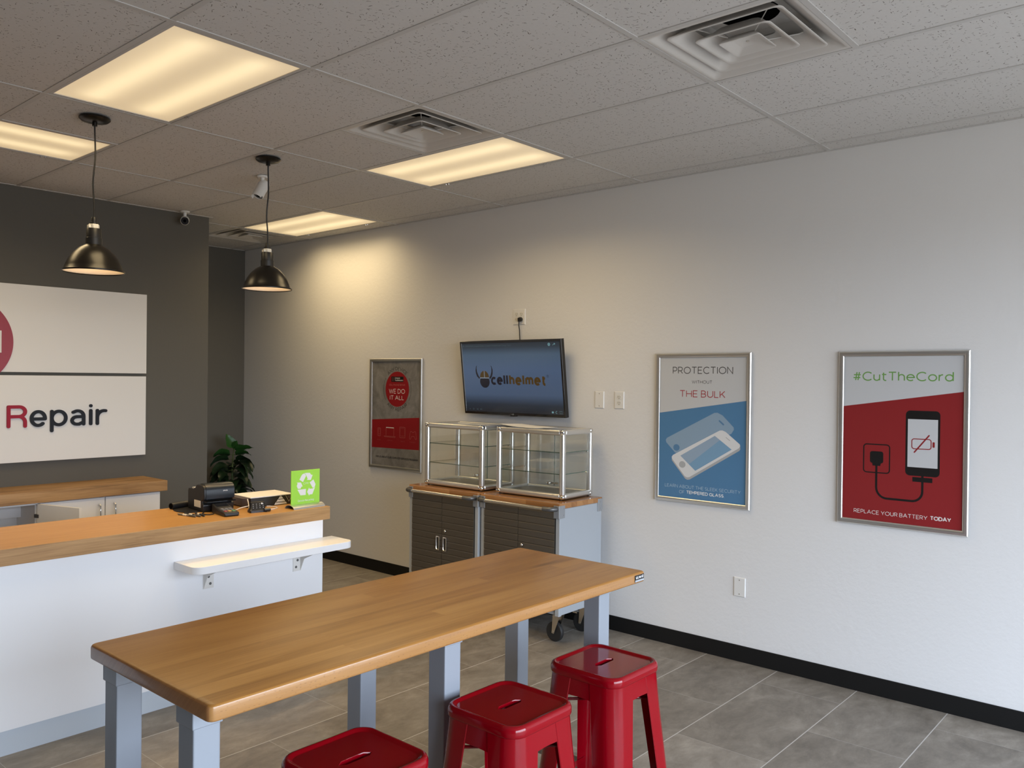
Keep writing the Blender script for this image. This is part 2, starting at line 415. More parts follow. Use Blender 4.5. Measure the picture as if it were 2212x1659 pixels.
def wood(name, c, pw=None, seg=0.9, rough=0.32, coat=0.25, along=0, fleck=None, cont=1.0):
    """grain runs along local x (along=0) or y (along=1); pw = stave width"""
    m = pmat(name, c[1], rough, spec=0.4, coat=coat); g = N(m); q = g.xyz()
    a, b_ = (q[0], q[1]) if along == 0 else (q[1], q[0])
    bz = g.math('ADD', b_, g.math('MULTIPLY', q[2], 1.0))
    if pw:
        pid = g.math('FLOOR', g.math('DIVIDE', b_, pw))
        w1 = g.new('TexWhiteNoise', noise_dimensions='1D'); g.put(w1.inputs['W'], g.math('ADD', pid, 17.3))
        sid = g.math('FLOOR', g.math('DIVIDE', g.math('ADD', a, g.math('MULTIPLY', w1.outputs['Value'], seg*3)), seg))
        w2 = g.new('TexWhiteNoise', noise_dimensions='2D'); g.put(w2.inputs['Vector'], g.vec(pid, sid, 0.0))
        off = g.new('VectorMath', operation='SCALE'); g.put(off.inputs[0], w2.outputs['Color']); off.inputs['Scale'].default_value = 30
        rnd = w2.outputs['Value']; offv = off.outputs[0]
    else:
        rnd = None; offv = None
    def P(sa, sb):
        v = g.vec(g.math('MULTIPLY', a, sa), g.math('MULTIPLY', bz, sb), 0.0)
        if offv is None: return v
        ad = g.new('VectorMath', operation='ADD'); g.put(ad.inputs[0], v); g.put(ad.inputs[1], offv); return ad.outputs[0]
    n1 = g.noise(P(1.6, 16), 1.0, 4, 0.55, 0.8)
    n2 = g.noise(P(5, 150), 1.0, 4, 0.6, 0.2)
    f = g.math('ADD', g.math('MULTIPLY', n1, 0.62), g.math('MULTIPLY', n2, 0.38))
    if rnd is not None:
        f = g.math('ADD', g.math('MULTIPLY', f, 0.72), g.math('MULTIPLY_ADD', rnd, 0.28*cont, 0.14*(1-cont)))
    colr = g.ramp(f, [(0.30, c[0]), (0.47, c[1]), (0.66, c[2])])
    # dark mineral streaks
    ns = g.noise(P(1.1, 30), 1.0, 3, 0.5, 0.4)
    st = g.ramp(ns, [(0.70, (0, 0, 0, 1)), (0.80, (1, 1, 1, 1))])
    colr = g.mix(g.math('MULTIPLY', st, 0.55), colr, tuple(v*0.35 for v in c[0][:3])+(1,))
    if fleck:
        v = g.new('TexVoronoi'); g.put(v.inputs['Vector'], P(70, 260)); v.inputs['Scale'].default_value = 1.0
        fk = g.math('LESS_THAN', v.outputs['Distance'], fleck)
        cs = g.new('SeparateColor'); g.put(cs.inputs[0], v.outputs['Color'])
        fk = g.math('MULTIPLY', fk, g.math('LESS_THAN', cs.outputs[0], 0.5))
        colr = g.mix(g.math('MULTIPLY', fk, 0.45), colr, tuple(v*0.55 for v in c[0][:3])+(1,))
    g.put(g.p.inputs['Base Color'], colr)
    g.bump(n2, 0.05, 0.001)
    return m
BEECH = [(0.250, 0.104, 0.023, 1), (0.380, 0.173, 0.040, 1), (0.49, 0.245, 0.066, 1)]
M['beech'] = wood('beech_butcher_block', BEECH, 0.064, 1.3, 0.34, 0.0, cont=0.5)
M['beech_edge'] = wood('beech_edge_flecked', [(0.30, 0.138, 0.045, 1), (0.37, 0.180, 0.058, 1), (0.42, 0.215, 0.074, 1)], None, rough=0.28, coat=0.3, fleck=0.22)
M['beech_end'] = wood('beech_end_grain', [(0.22, 0.088, 0.028, 1), (0.30, 0.130, 0.043, 1), (0.37, 0.17, 0.060, 1)], None, rough=0.35, coat=0.3, along=0)
OAK = [(0.17, 0.088, 0.032, 1), (0.36, 0.20, 0.078, 1), (0.50, 0.30, 0.13, 1)]
M['oak'] = wood('oak_laminate', OAK, None, rough=0.45, coat=0.0)
M['oak_top'] = wood('oak_laminate_warm_lit', [(0.385, 0.195, 0.052, 1), (0.435, 0.226, 0.063, 1), (0.485, 0.26, 0.078, 1)], None, rough=0.4, coat=0.05)  # same oak laminate; smoother grain, warm lamplight put into the top's colour
M['cab_wood'] = wood('varnished_cabinet_top', [(0.24, 0.100, 0.030, 1), (0.33, 0.148, 0.048, 1), (0.42, 0.20, 0.072, 1)], 0.06, 0.5, 0.25, 0.4, along=1)

M['white_lam'] = pmat('white_laminate', (0.88, 0.89, 0.91, 1), 0.35, spec=0.4)
M['sign_white'] = pmat('sign_white_board', (0.78, 0.77, 0.75, 1), 0.55)
M['silver'] = pmat('silver_powder_coat', (0.40, 0.43, 0.46, 1), 0.42, metal=0.15, spec=0.5)
M['leg_gray'] = pmat('gray_leg_powder_coat', (0.30, 0.33, 0.37, 1), 0.42, metal=0.15, spec=0.5)
M['silver_dk'] = pmat('gray_powder_coat', (0.30, 0.31, 0.32, 1), 0.42, metal=0.25)
M['steel_door'] = pmat('dark_stainless_door', (0.13, 0.115, 0.095, 1), 0.42, metal=0.7)
M['steel'] = pmat('brushed_steel', (0.62, 0.60, 0.56, 1), 0.25, metal=1.0)
M['chrome'] = pmat('chrome', (0.80, 0.80, 0.80, 1), 0.08, metal=1.0)
M['alu'] = pmat('satin_aluminium', (0.72, 0.71, 0.68, 1), 0.32, metal=0.9)
M['gunmetal'] = pmat('gunmetal_paint', (0.13, 0.13, 0.13, 1), 0.4, metal=0.6)
M['black'] = pmat('black_plastic', (0.010, 0.010, 0.011, 1), 0.4)
M['black_gloss'] = pmat('black_gloss_plastic', (0.008, 0.008, 0.009, 1), 0.12)
M['rubber'] = pmat('black_rubber', (0.012, 0.012, 0.012, 1), 0.6)
M['red'] = pmat('red_gloss_paint', (0.24, 0.0010, 0.006, 1), 0.10, spec=0.42, coat=0.0)
M['black_shade'] = pmat('black_enamel', (0.007, 0.006, 0.005, 1), 0.30, spec=0.35)
M['shade_in'] = pmat('white_enamel_inside', (0.85, 0.82, 0.76, 1), 0.5)
M['white_plastic'] = pmat('white_plastic', (0.76, 0.75, 0.72, 1), 0.4)
M['ivory'] = pmat('ivory_plastic', (0.70, 0.68, 0.62, 1), 0.4)
M['vent'] = pmat('vent_white_enamel', (0.60, 0.58, 0.55, 1), 0.5)
M['dark'] = pmat('dark_void', (0.004, 0.004, 0.004, 1), 0.9, spec=0.0)
M['slot'] = pmat('dark_slot', (0.02, 0.02, 0.02, 1), 0.6)

m = bpy.data.materials.new('clear_glass'); m.use_nodes = True; M['glass'] = m
nt = m.node_tree; nt.nodes.clear(); g = N.__new__(N); g.nt = nt; g.p = None
out = g.new('OutputMaterial'); tr = g.new('BsdfTransparent'); gl = g.new('BsdfGlossy'); mx = g.new('MixShader')
tr.inputs[0].default_value = (0.984, 0.992, 0.986, 1); gl.inputs['Roughness'].default_value = 0.01; gl.inputs[0].default_value = (1, 1, 1, 1)
lw = g.new('LayerWeight'); lw.inputs[0].default_value = 0.5
fr = g.math('ADD', 0.04, g.math('MULTIPLY', g.math('POWER', lw.outputs['Facing'], 5.0), 0.9))
g.put(mx.inputs[0], fr); nt.links.new(tr.outputs[0], mx.inputs[1]); nt.links.new(gl.outputs[0], mx.inputs[2]); nt.links.new(mx.outputs[0], out.inputs[0])
M['glass_edge'] = pmat('green_glass_edge', (0.05, 0.10, 0.075, 1), 0.15)

# lit prismatic lens: two tubes glow through it
def lens_mat(name, hx, hy):
    m = pmat(name, (0.75, 0.72, 0.66, 1), 0.4); g = N(m); q = g.xyz()
    a, b_ = q[0], q[1]
    def gs(c): 
        d = g.math('DIVIDE', g.math('SUBTRACT', a, c), 0.075)
        return g.math('POWER', 2.718, g.math('MULTIPLY', g.math('MULTIPLY', d, d), -1.0))
    s_ = g.math('ADD', gs(-0.135), gs(0.135))
    en = g.math('SMOOTH_MIN', 1.0, g.math('MULTIPLY', g.math('SUBTRACT', hy, g.math('ABSOLUTE', b_)), 9.0), 0.3)
    s_ = g.math('MULTIPLY', s_, g.math('MAXIMUM', en, 0.0))
    rib = g.math('MULTIPLY', g.math('SINE', g.math('MULTIPLY', b_, 620.0)), 0.02)
    st = g.math('MULTIPLY', g.math('ADD', g.math('ADD', 0.60, rib), g.math('MULTIPLY', s_, 0.42)), LENS)
    cl = g.mix(g.math('MINIMUM', s_, 1.0), (0.90, 0.66, 0.35, 1), (1.0, 0.78, 0.43, 1))
    g.put(g.p.inputs['Emission Color'], cl); g.put(g.p.inputs['Emission Strength'], st)
    return m
M['lens'] = lens_mat('lit_prismatic_lens', 0.275, 0.58)

# ------------------------------------------------------------------ room shell
YA, YG, XG = 8.49, 7.085, -1.177        # alcove wall, gray wall face, gray wall end
b_ = MB(); b_.add([(XL, YF, 0), (0, YF, 0), (0, YA, 0), (XL, YA, 0), (XL, YF, -.1), (0, YF, -.1), (0, YA, -.1), (XL, YA, -.1)],
   [(0,1,2,3), (7,6,5,4), (0,4,5,1), (1,5,6,2), (2,6,7,3), (3,7,4,0)])
struct(b_.build('floor', M['floor'], smooth=0))
def wallbox(name, mat, *bx):
    b_ = MB()
    for q in bx: b_.box(*q)
    return struct(b_.build(name, mat, smooth=0))
HT = 3.30
wallbox('wall_right', M['white_wall'], (0, 0.12, YF-.12, YA+.12, 0, HT))
wallbox('wall_alcove', M['gray_wall'], (XG-.6, 0, YA, YA+.12, 0, HT))
wallbox('wall_back', M['gray_wall'], (XL, XG, YG, YG+.13, 0, HT), (XG-.13, XG, YG+.13, YA, 0, HT))
wallbox('wall_left', M['gray_wall'], (XL-.12, XL, YF-.12, YA+.12, 0, HT))
wallbox('wall_front', M['white_wall'], (XL, WX0, YF-.12, YF, 0, HT), (WX1, 0, YF-.12, YF, 0, HT),
        (WX0, WX1, YF-.12, YF, 0, WZ0), (WX0, WX1, YF-.12, YF, WZ1, HT))
# storefront window
wf = MB(); nm = 4; step = (WX1-WX0)/nm
for z in (WZ0, WZ1-.05): wf.box(WX0, WX1, YF-.10, YF-.02, z, z+.05)
for i in range(nm+1):
    x = WX0 + i*step; x = min(max(x, WX0+.025), WX1-.025); wf.box(x-.025, x+.025, YF-.10, YF-.02, WZ0+.05, WZ1-.05)
win = struct(wf.build('window_1', M['alu'], smooth=0))
for i in range(nm):
    p_ = MB(); x0 = WX0+i*step+.025; x1 = x0+step-.05
    p_.box(x0, x1, YF-.064, YF-.058, WZ0+.05, WZ1-.05); p_.build('window_pane', M['glass'], win, smooth=0)
def bb(name, *bx):
    b_ = MB()
    for q in bx: b_.box(*q)
    struct(b_.build(name, M['black_base'], bevel=.003, smooth=0))
bb('baseboard_right', (-.009, 0, YF, YA, 0, .098))
bb('baseboard_alcove', (XG+.01, -.01, YA-.009, YA, 0, .098))
bb('baseboard_back', (-1.70, XG, YG-.009, YG, 0, .098), (XG, XG+.009, YG-.009, YA-.01, 0, .098))

# ceiling tiles, grid, fixtures ---------------------------------------------
T2, D0 = .6096, .1639
cx = [0.0] + [-(D0+i*T2) for i in range(11)]       # cx[i+1] = grid line c_i
cx.append(XL)
ry = [YF, -1.2192, 0.0, 1.2192, 2.4384, 3.6576, 4.8768, 6.096, 7.3152, YA]
C = lambda i: -(D0+i*T2)
holes = [(C(5), C(4), 3.6576, 4.8768), (C(2), C(1), 3.6576, 4.8768), (C(1), C(0), 6.096, 7.3152), (C(6), C(4), 5.4864, 6.096),
         (C(3), C(2), 1.8288, 2.4384), (C(3), C(2), 3.6576, 4.2672), (C(1), C(0), 7.3152, 7.9248)]
ct = MB()
E_ = 1e-4
def sub(x0, x1, y0, y1):
    for (a0, a1, b0, b1) in holes:
        if a0 < x1-E_ and a1 > x0+E_ and b0 < y1-E_ and b1 > y0+E_:
            ix0, ix1, iy0, iy1 = max(x0, a0), min(x1, a1), max(y0, b0), min(y1, b1)
            if y0 < iy0-E_: sub(x0, x1, y0, iy0)
            if iy1 < y1-E_: sub(x0, x1, iy1, y1)
            if x0 < ix0-E_: sub(x0, ix0, iy0, iy1)
            if ix1 < x1-E_: sub(ix1, x1, iy0, iy1)
            return
    ct.box(x0+.002, x1-.002, y0+.002, y1-.002, ZC+.003, ZC+.020)
for i in range(len(cx)-1):
    for j in range(len(ry)-1):
        sub(cx[i+1], cx[i], ry[j], ry[j+1])
ct.box(XL, 0, YF, YA, ZC+.30, ZC+.315)  # unseen slab above the tiles, added to keep daylight from leaking in
struct(ct.build('ceiling', M['tile'], smooth=0))
tg = MB(); hw = .0118
def bar(x0, x1, y0, y1):
    if x0 == x1: tg.box(x0-hw, x0+hw, y0, y1, ZC, ZC+.006)
    else: tg.box(x0, x1, y0-hw, y0+hw, ZC-.0006, ZC+.006)
for i in range(11):
    if i == 5: bar(C(5), C(5), YF, 5.4864); bar(C(5), C(5), 6.096, YA)
    else: bar(C(i), C(i), YF, YA)
for y in ry[1:-1]: bar(XL, 0, y, y)
bar(C(3), C(2), 1.8288, 1.8288); bar(C(3), C(2), 4.2672, 4.2672); bar(C(6), C(4), 5.4864, 5.4864); bar(C(1), C(0), 7.9248, 7.9248)
for q in ((-.022, 0, YF, YA), (XL, XL+.022, YF, YA), (XL, 0, YF, YF+.022), (XG, 0, YA-.022, YA)):
    tg.box(*q, ZC-.0008, ZC+.005)
tg.box(XL, XG, YG-.022, YG, ZC-.0008, ZC+.005); tg.box(XG, XG+.022, YG-.022, YA, ZC-.0008, ZC+.005)
struct(tg.build('trim_1', M['grid'], smooth=0))

# ------------------------------------------------------------------ ceiling fixtures
def loop(x0, x1, y0, y1, z): return [(x0, y0, z), (x1, y0, z), (x1, y1, z), (x0, y1, z)]
def troffer(loc, rz, label):
    t = thing('ceiling_light', label, 'ceiling light', loc, rz, 'recessed fluorescent ceiling lights')
    hx, hy = T2/2-.0135, 1.2192/2-.0135
    f = MB()
    f.loft([loop(-hx, hx, -hy, hy, .012), loop(-hx, hx, -hy, hy, 0.001), loop(-hx+.014, hx-.014, -hy+.020, hy-.020, 0.001), loop(-hx+.016, hx-.016, -hy+.022, hy-.022, .012)], cap0=False, cap1=False)
    f.build('light_frame', M['grid'], t, smooth=0)
    hsg = MB(); hsg.loft([loop(-hx, hx, -hy, hy, .012), loop(-hx, hx, -hy, hy, .09), loop(-hx+.05, hx-.05, -hy+.03, hy-.03, .13)], cap0=False)
    hsg.build('light_housing', M['grid'], t, smooth=0)
    l = MB(); l.box(-hx+.016, hx-.016, -hy+.022, hy-.022, .004, .008); l.build('light_lens', M['lens'], t, smooth=0)
    for sy in (-.42, .42):
        for d in (-.012, .012):
            c = MB(); c.tube([(hx-.006, sy+d, .001), (hx-.004, sy+d, -.006), (hx+.002, sy+d, -.006), (hx+.003, sy+d, .001)], .0016, 6)
            c.build('lens_latch', M['chrome'], t)
    ld = bpy.data.lights.new('fluorescent_glow', 'AREA'); ld.shape = 'RECTANGLE'; ld.size = hx*2-.06; ld.size_y = hy*2-.08
    ld.energy = TROF; ld.color = (1.0, 0.755, 0.41); ld.spread = math.radians(152)
    lo = bpy.data.objects.new('fluorescent_glow', ld); COL.objects.link(lo); lo.parent = t; lo.location = (0, 0, .002)
    return t
tx = lambda i: (C(i)+C(i+1))/2
troffer((tx(4), 4.2672, ZC), 0, 'large lit ceiling panel at the upper left of the photo, above the near black pendant')
troffer((tx(1), 4.2672, ZC), 0, 'lit ceiling panel that touches the square air vent, above the wall television')
troffer((tx(0), 6.7056, ZC), 0, 'farthest lit ceiling panel, in the back corner beside the white wall')
troffer(((C(4)+C(6))/2, 5.7912, ZC), PI/2, 'lit ceiling panel cut by the left edge of the photo, behind the near pendant cord')

def rsq(h, z, r): return [(x, y, z) for x, y in rrect(-h, h, -h, h, r, 4)]
def vent(loc, label):
    t = thing('ceiling_vent', label, 'air vent', loc, 0, 'square ceiling air vents')
    hx = T2/2-.0135
    o_ = MB(); o_.loft([rsq(hx, .012, .003), rsq(hx, .001, .003), rsq(hx-.010, .000, .008), rsq(hx-.018, .003, .018), rsq(hx-.050, .024, .03), rsq(hx-.095, .062, .05), rsq(hx-.125, .115, .06), rsq(.03, .12, .02)], cap0=False)
    o_.build('vent_shell', M['vent'], t, smooth=50)
    d = MB(); d.lathe([(.0, .1185), (.118, .1185), (.118, .116), (.0, .116)][::-1], n=32); d.build('duct_shade_disc', M['dark'], t)  # black disc stands in for the shade inside the duct
    for h, z0 in ((.228, .003), (.150, -.003), (.082, -.008)):
        r = MB()
        if h > .1:
            r.loft([rsq(h-.066, z0+.050, .03), rsq(h-.040, z0+.026, .035), rsq(h-.013, z0+.005, .03), rsq(h-.004, z0, .024), rsq(h, z0+.001, .022), rsq(h, z0+.004, .022), rsq(h-.010, z0+.010, .03), rsq(h-.037, z0+.031, .035), rsq(h-.063, z0+.055, .03)], cap0=False, cap1=False)
            r.loft([rsq(h-.063, z0+.055, .03), rsq(h-.066, z0+.050, .03)], cap0=False, cap1=False)
        else:
            r.loft([rsq(h, z0, .012), rsq(h, z0+.004, .012), rsq(h-.03, z0+.03, .012)], cap0=False)
            r.loft([rsq(h, z0, .012), rsq(h-.008, z0+.001, .01), rsq(h-.035, z0+.018, .01)], cap0=False)
        r.build('vent_louver', M['vent'], t, smooth=50)
    for a in range(4):
        s_ = MB(); c_, q_ = math.cos(PI/4+a*PI/2), math.sin(PI/4+a*PI/2)
        s_.tube([(c_*.05, q_*.05, .012), (c_*.20, q_*.20, .045), (c_*.265, q_*.265, .075)], .0022, 6); s_.build('vent_strut', M['vent'], t)
    sc_ = MB(); sc_.lathe([(0, -.004), (.006, -.004), (.006, .0)], c=(0, 0, .012), n=12); sc_.build('vent_screw', M['steel'], t)
vent((tx(2), 2.1336, ZC), 'largest square air vent, at the top right of the photo among speckled tiles')
vent((tx(2), 3.9624, ZC), 'square air vent touching the long edge of a lit ceiling panel above the television')
vent((tx(0), 7.62, ZC), 'farthest square air vent, in the alcove ceiling behind the far pendant cord')

# pendants over the service counter
def pendant(loc, label):
    t = thing('pendant_lamp', label, 'pendant lamp', loc, 0, 'black dome pendants over the counter')
    c = MB(); c.lathe([(.062, 0), (.072, -.004), (.073, -.012), (.062, -.022), (.030, -.028), (.012, -.029), (.012, -.046), (0, -.046)][::-1], n=40); c.build('ceiling_canopy', M['black_shade'], t)
    ln = []
    for i in range(15):
        z = -.04 - i*(.475/14); ln.append((.006*math.sin(i*.55)*math.sin(PI*i/14), .004*math.sin(i*.8)*math.sin(PI*i/14), z))
    cb = MB(); cb.tube(ln, .0042, 8); cb.build('lamp_cord', M['black'], t)
    s_ = MB(); s_.lathe([(0, -.505), (.012, -.505), (.014, -.512), (.014, -.530), (.019, -.532), (.019, -.543), (0, -.543)][::-1], n=20); s_.build('strain_relief', M['black'], t)
    k = MB(); k.lathe([(0, -.540), (.026, -.540), (.027, -.548), (.027, -.565), (0, -.565)][::-1], n=6); k.box(-.030, -.010, -.012, .012, -.562, -.546); k.build('lamp_collar', M['ivory'], t, bevel=.002, seg=1)
    n_ = MB(); n_.lathe([(0, -.562), (.033, -.562), (.035, -.566), (.035, -.608), (.038, -.610), (.038, -.646), (.033, -.650), (.028, -.66)][::-1], n=36); n_.build('lamp_socket', M['black'], t)
    prof = [(.030, -.640), (.044, -.646), (.070, -.662), (.096, -.688), (.116, -.718), (.130, -.748), (.137, -.770), (.143, -.776)]
    sh = MB(); sh.lathe(prof[::-1], n=64, cap=False); 
    sh.lathe([(.1445, -.774), (.1452, -.778), (.1435, -.7815), (.141, -.779), (.1405, -.7765), (.1445, -.774)], n=64, cap=False)
    so = sh.build('lamp_shade', M['black_shade'], t, smooth=60)
    pi_ = [(r-.0025, z-.001) for r, z in prof]; pi_[0] = (.001, -.641); pi_.insert(1, (.027, -.642))
    si = MB(); si.lathe(pi_, n=64, cap=False); si.build('shade_lining', M['shade_in'], t, smooth=60)
    bl = MB(); bl.lathe([(.012, -.645), (.014, -.655), (.018, -.662), (.012, -.668), (0, -.670)][::-1], n=24)
    bl.build('light_bulb', pm_bulb, t)
    ld = bpy.data.lights.new('bulb_glow', 'POINT'); ld.energy = PEND; ld.color = (1.0, 0.62, 0.28); ld.shadow_soft_size = .03
    lo = bpy.data.objects.new('bulb_glow', ld); COL.objects.link(lo); lo.parent = t; lo.location = (0, 0, -.690)
    ld = bpy.data.lights.new('bulb_downlight', 'SPOT'); ld.energy = PSPOT; ld.color = (1.0, 0.66, 0.33); ld.shadow_soft_size = .025; ld.spot_size = math.radians(128); ld.spot_blend = 0.7
    lo = bpy.data.objects.new('bulb_downlight', ld); COL.objects.link(lo); lo.parent = t; lo.location = (0, 0, -.785)
    return t
pm_bulb = pmat('warm_lit_bulb', (0.9, 0.8, 0.6, 1), 0.4, emit=(1.0, 0.62, 0.25, 1), es=1.6)
pendant((-2.912, 5.055, ZC), 'black dome pendant hanging nearer, in front of the gray wall and sign')
pendant((-1.918, 5.055, ZC), 'black dome pendant hanging in front of the far room corner and white wall')

# security cameras
def seccam(loc, label, yaw, pitch, dome):
    t = thing('security_camera', label, 'security camera', loc, yaw, 'white ceiling security cameras')
    m_ = MB(); m_.lathe([(0, -.012), (.030, -.012), (.036, -.006), (.036, 0)], n=28); m_.build('camera_mount', M['white_plastic'], t)
    a = MB(); a.tube([(0, 0, -.01), (0, 0, -.045), (0, .004, -.06)], [.013, .012, .013], 14); a.build('camera_arm', M['white_plastic'], t)
    d = Vector((0, -math.cos(pitch), -math.sin(pitch))); u_ = Vector((1, 0, 0)); v_ = d.cross(u_)
    o = Vector((0, .004, -.070))
    def ring(r, s_, sq=1.0): return [tuple(o + d*s_ + u_*math.cos(2*PI*k/28)*r + v_*math.sin(2*PI*k/28)*r*sq) for k in range(28)]
    L0, L1, R = (-.030, .045, .033) if dome else (-.035, .075, .034)
    bd = MB(); bd.loft([ring(R*.55, L0-.010), ring(R*.9, L0), ring(R, L0+.012), ring(R, L1), ring(R*.93, L1+.003), ring(R*.88, L1-.004)], cap1=False); bd.build('camera_body', M['white_plastic'], t)
    gl = MB(); gl.loft([ring(R*.89, L1-.006), ring(R*.88, L1-.002)]); gl.build('camera_face', M['black_gloss'], t)
    le = MB(); le.loft([ring(R*.38, L1-.004), ring(R*.36, L1+.002), ring(R*.2, L1+.004)]); lz = le.build('camera_lens', M['dark'], t)
    if not dome:
        vz = MB(); pts = []
        for r_ in (R+.0015, R+.004):
            for s_ in (L0+.02, L1+.022):
                pts.append([tuple(o+d*s_+u_*math.cos(a_)*r_+v_*math.sin(a_)*r_) for a_ in [PI*(0.0+k/16) for k in range(17)]])
        A, B, A2, B2 = pts
        vz.loft([A+list(reversed(A2)), B+list(reversed(B2))]); vz.build('sun_visor', M['white_plastic'], t)
    return t
seccam((-1.690, 5.478, ZC), 'white bullet security camera on the ceiling, half behind the far pendant cord', -1.35, 1.0, False)
seccam((-1.436, 6.985, ZC), 'small round white security camera on the ceiling against the top of the gray wall', -0.50, 0.30, True)

# ------------------------------------------------------------------ wall posters
INK = {}
def ink(name, col, rough=0.35):
    if name not in INK: INK[name] = pmat('print_'+name, col, rough, spec=0.4)
    return INK[name]
def poster(label, yl, zb, wd, ht, art, mats):
    t = thing('framed_poster', label, 'poster', (0, yl-wd/2, zb), 0, 'aluminium framed wall posters')
    f = MB().frame((0, wd/2, 0), (0, -1, 0), (0, 0, 1), (-1, 0, 0))
    prof = [(0, .0005), (0, .012), (.005, .0175), (.013, .0185), (.022, .0165), (.028, .011), (.029, .006)]
    f.loft([[(a, a, h), (wd-a, a, h), (wd-a, ht-a, h), (a, ht-a, h)] for a, h in prof], cap0=False, cap1=False)
    f.build('poster_frame', M['alu'], t, smooth=30)
    p = MB().frame((0, wd/2, 0), (0, -1, 0), (0, 0, 1), (-1, 0, 0))
    p.prism([(.005, .005), (wd-.005, .005), (wd-.005, ht-.005), (.005, ht-.005)], .0006, .0070, 0)
    art(p, .0071)
    p.build('poster_print', mats, t, smooth=0)
    return t
def art_cut(p, d):
    W_, H_ = .655, .945
    p.flat([(.026, .026), (W_-.026, .026), (W_-.026, .733), (.026, .643)], d, 1)
    p.text('#CutTheCord', .076, .579, .784, .050, .0062, d, 2)
    K, WH, RD = 3, 0, 1
    p.flat(rrect(.352, .519, .288, .630, .022), d, K)
    p.flat([(.3625, .333), (.5085, .333), (.5085, .585), (.3625, .585)], d, WH)
    # battery outline with a stroke through it
    r = rrect(.383, .4765, .430, .482, .012); p.stroke(r+[r[0]], .0048, d, RD)
    p.flat(rrect(.483, .494, .441, .469, .003, 2), d, RD)
    p.stroke([(.396, .412), (.466, .502)], .0075, d, RD, rnd=True)
    r = rrect(.139, .273, .289, .441, .016); p.stroke(r+[r[0]], .0062, d, K)
    p.flat(rrect(.172, .241, .340, .404, .012), d, K); p.flat([(.182, .352), (.231, .352), (.226, .326), (.186, .326)], d, K)
    p.stroke([(.206, .345), (.206, .212)]+arc(.260, .212, .054, .058, 180, 270, 8)+[(.385, .154)]+arc(.385, .206, .052, .052, -90, 0, 8)+[(.437, .290)], .0115, d, K)
    p.flat([(.388, .257), (.485, .257), (.485, .2815), (.388, .2815)], d, K)
    p.text('REPLACE YOUR BATTERY', .090, .464, .0625, .0215, .0024, d, 4)
    p.text('TODAY', .476, .576, .0645, .0215, .0044, d, 4)
poster('right framed poster, red with a black phone on a charging cord, #CutTheCord', 2.370, .915, .655, .945, art_cut,
       [ink('paper', (.56, .57, .58, 1)), ink('brick_red', (.26, .021, .023, 1)), ink('leaf_green', (.16, .34, .085, 1)), ink('ink_black', (.012, .011, .011, 1)), ink('pale_text', (.72, .68, .66, 1))])
def art_prot(p, d):
    W_ = .655
    p.flat([(.026, .026), (W_-.026, .026), (W_-.026, .655), (.026, .563)], d, 1)
    p.text('PROTECTION', .121, .536, .815, .0445, .0046, d, 2)
    p.text('WITHOUT', .258, .398, .7545, .020, .0024, d, 2)
    p.text('THE BULK', .173, .487, .668, .0435, .0046, d, 3)
    # tempered glass sheet floating over the phone
    p.flat([(.436, .577), (.415, .575), (.085, .404), (.076, .390), (.080, .375), (.146, .312), (.160, .308), (.180, .312), (.530, .452), (.546, .478), (.544, .492), (.470, .562)], d, 4)
    p.flat(circ(.154, .346, .0225, 24, .021), d, 5)
    p.stroke([(.450, .527), (.476, .506)], .010, d, 5, rnd=True)
    # phone: side, face, screen, home button
    p.flat([(.121, .287), (.122, .262), (.219, .153), (.234, .147), (.250, .150), (.583, .352), (.589, .362), (.588, .386), (.30, .30)], d, 6)
    p.flat([(.470, .470), (.452, .468), (.130, .297), (.121, .285), (.124, .272), (.216, .168), (.232, .162), (.248, .165), (.580, .368), (.588, .380), (.586, .391), (.492, .462)], d, 7)
    p.flat([(.420, .434), (.533, .356), (.289, .208), (.183, .296)], d, 8)
    p.flat([(.420, .434), (.455, .410), (.245, .247), (.183, .296)], d, 9)
    p.flat(circ(.197, .241, .023, 24, .021), d, 6)
    p.stroke([(.495, .428), (.520, .410)], .004, d, 6, rnd=True)
    p.text('LEARN ABOUT THE SLEEK SECURITY', .073, .595, .0915, .0205, .0021, d, 10)
    p.text('OF', .177, .215, .0575, .0205, .0021, d, 10)
    p.text('TEMPERED GLASS', .228, .484, .0590, .0205, .0040, d, 11); p.text('.', .487, .4905, .059, .0205, .0022, d, 11)
poster('left of the two large posters, blue, reads PROTECTION WITHOUT THE BULK', 3.540, .917, .655, .945, art_prot,
       [ink('paper', (.66, .67, .68, 1)), ink('mid_blue', (.085, .215, .39, 1)), ink('charcoal', (.055, .055, .055, 1)), ink('text_red', (.36, .03, .04, 1)),
        ink('sheet_blue', (.26, .37, .49, 1)), ink('deep_blue', (.10, .22, .38, 1)), ink('phone_side', (.42, .43, .44, 1)), ink('phone_face', (.70, .71, .72, 1)),
        ink('screen_blue', (.20, .36, .53, 1)), ink('screen_light', (.30, .40, .52, 1)), ink('text_pale', (.42, .55, .66, 1)), ink('text_white', (.72, .76, .79, 1))])
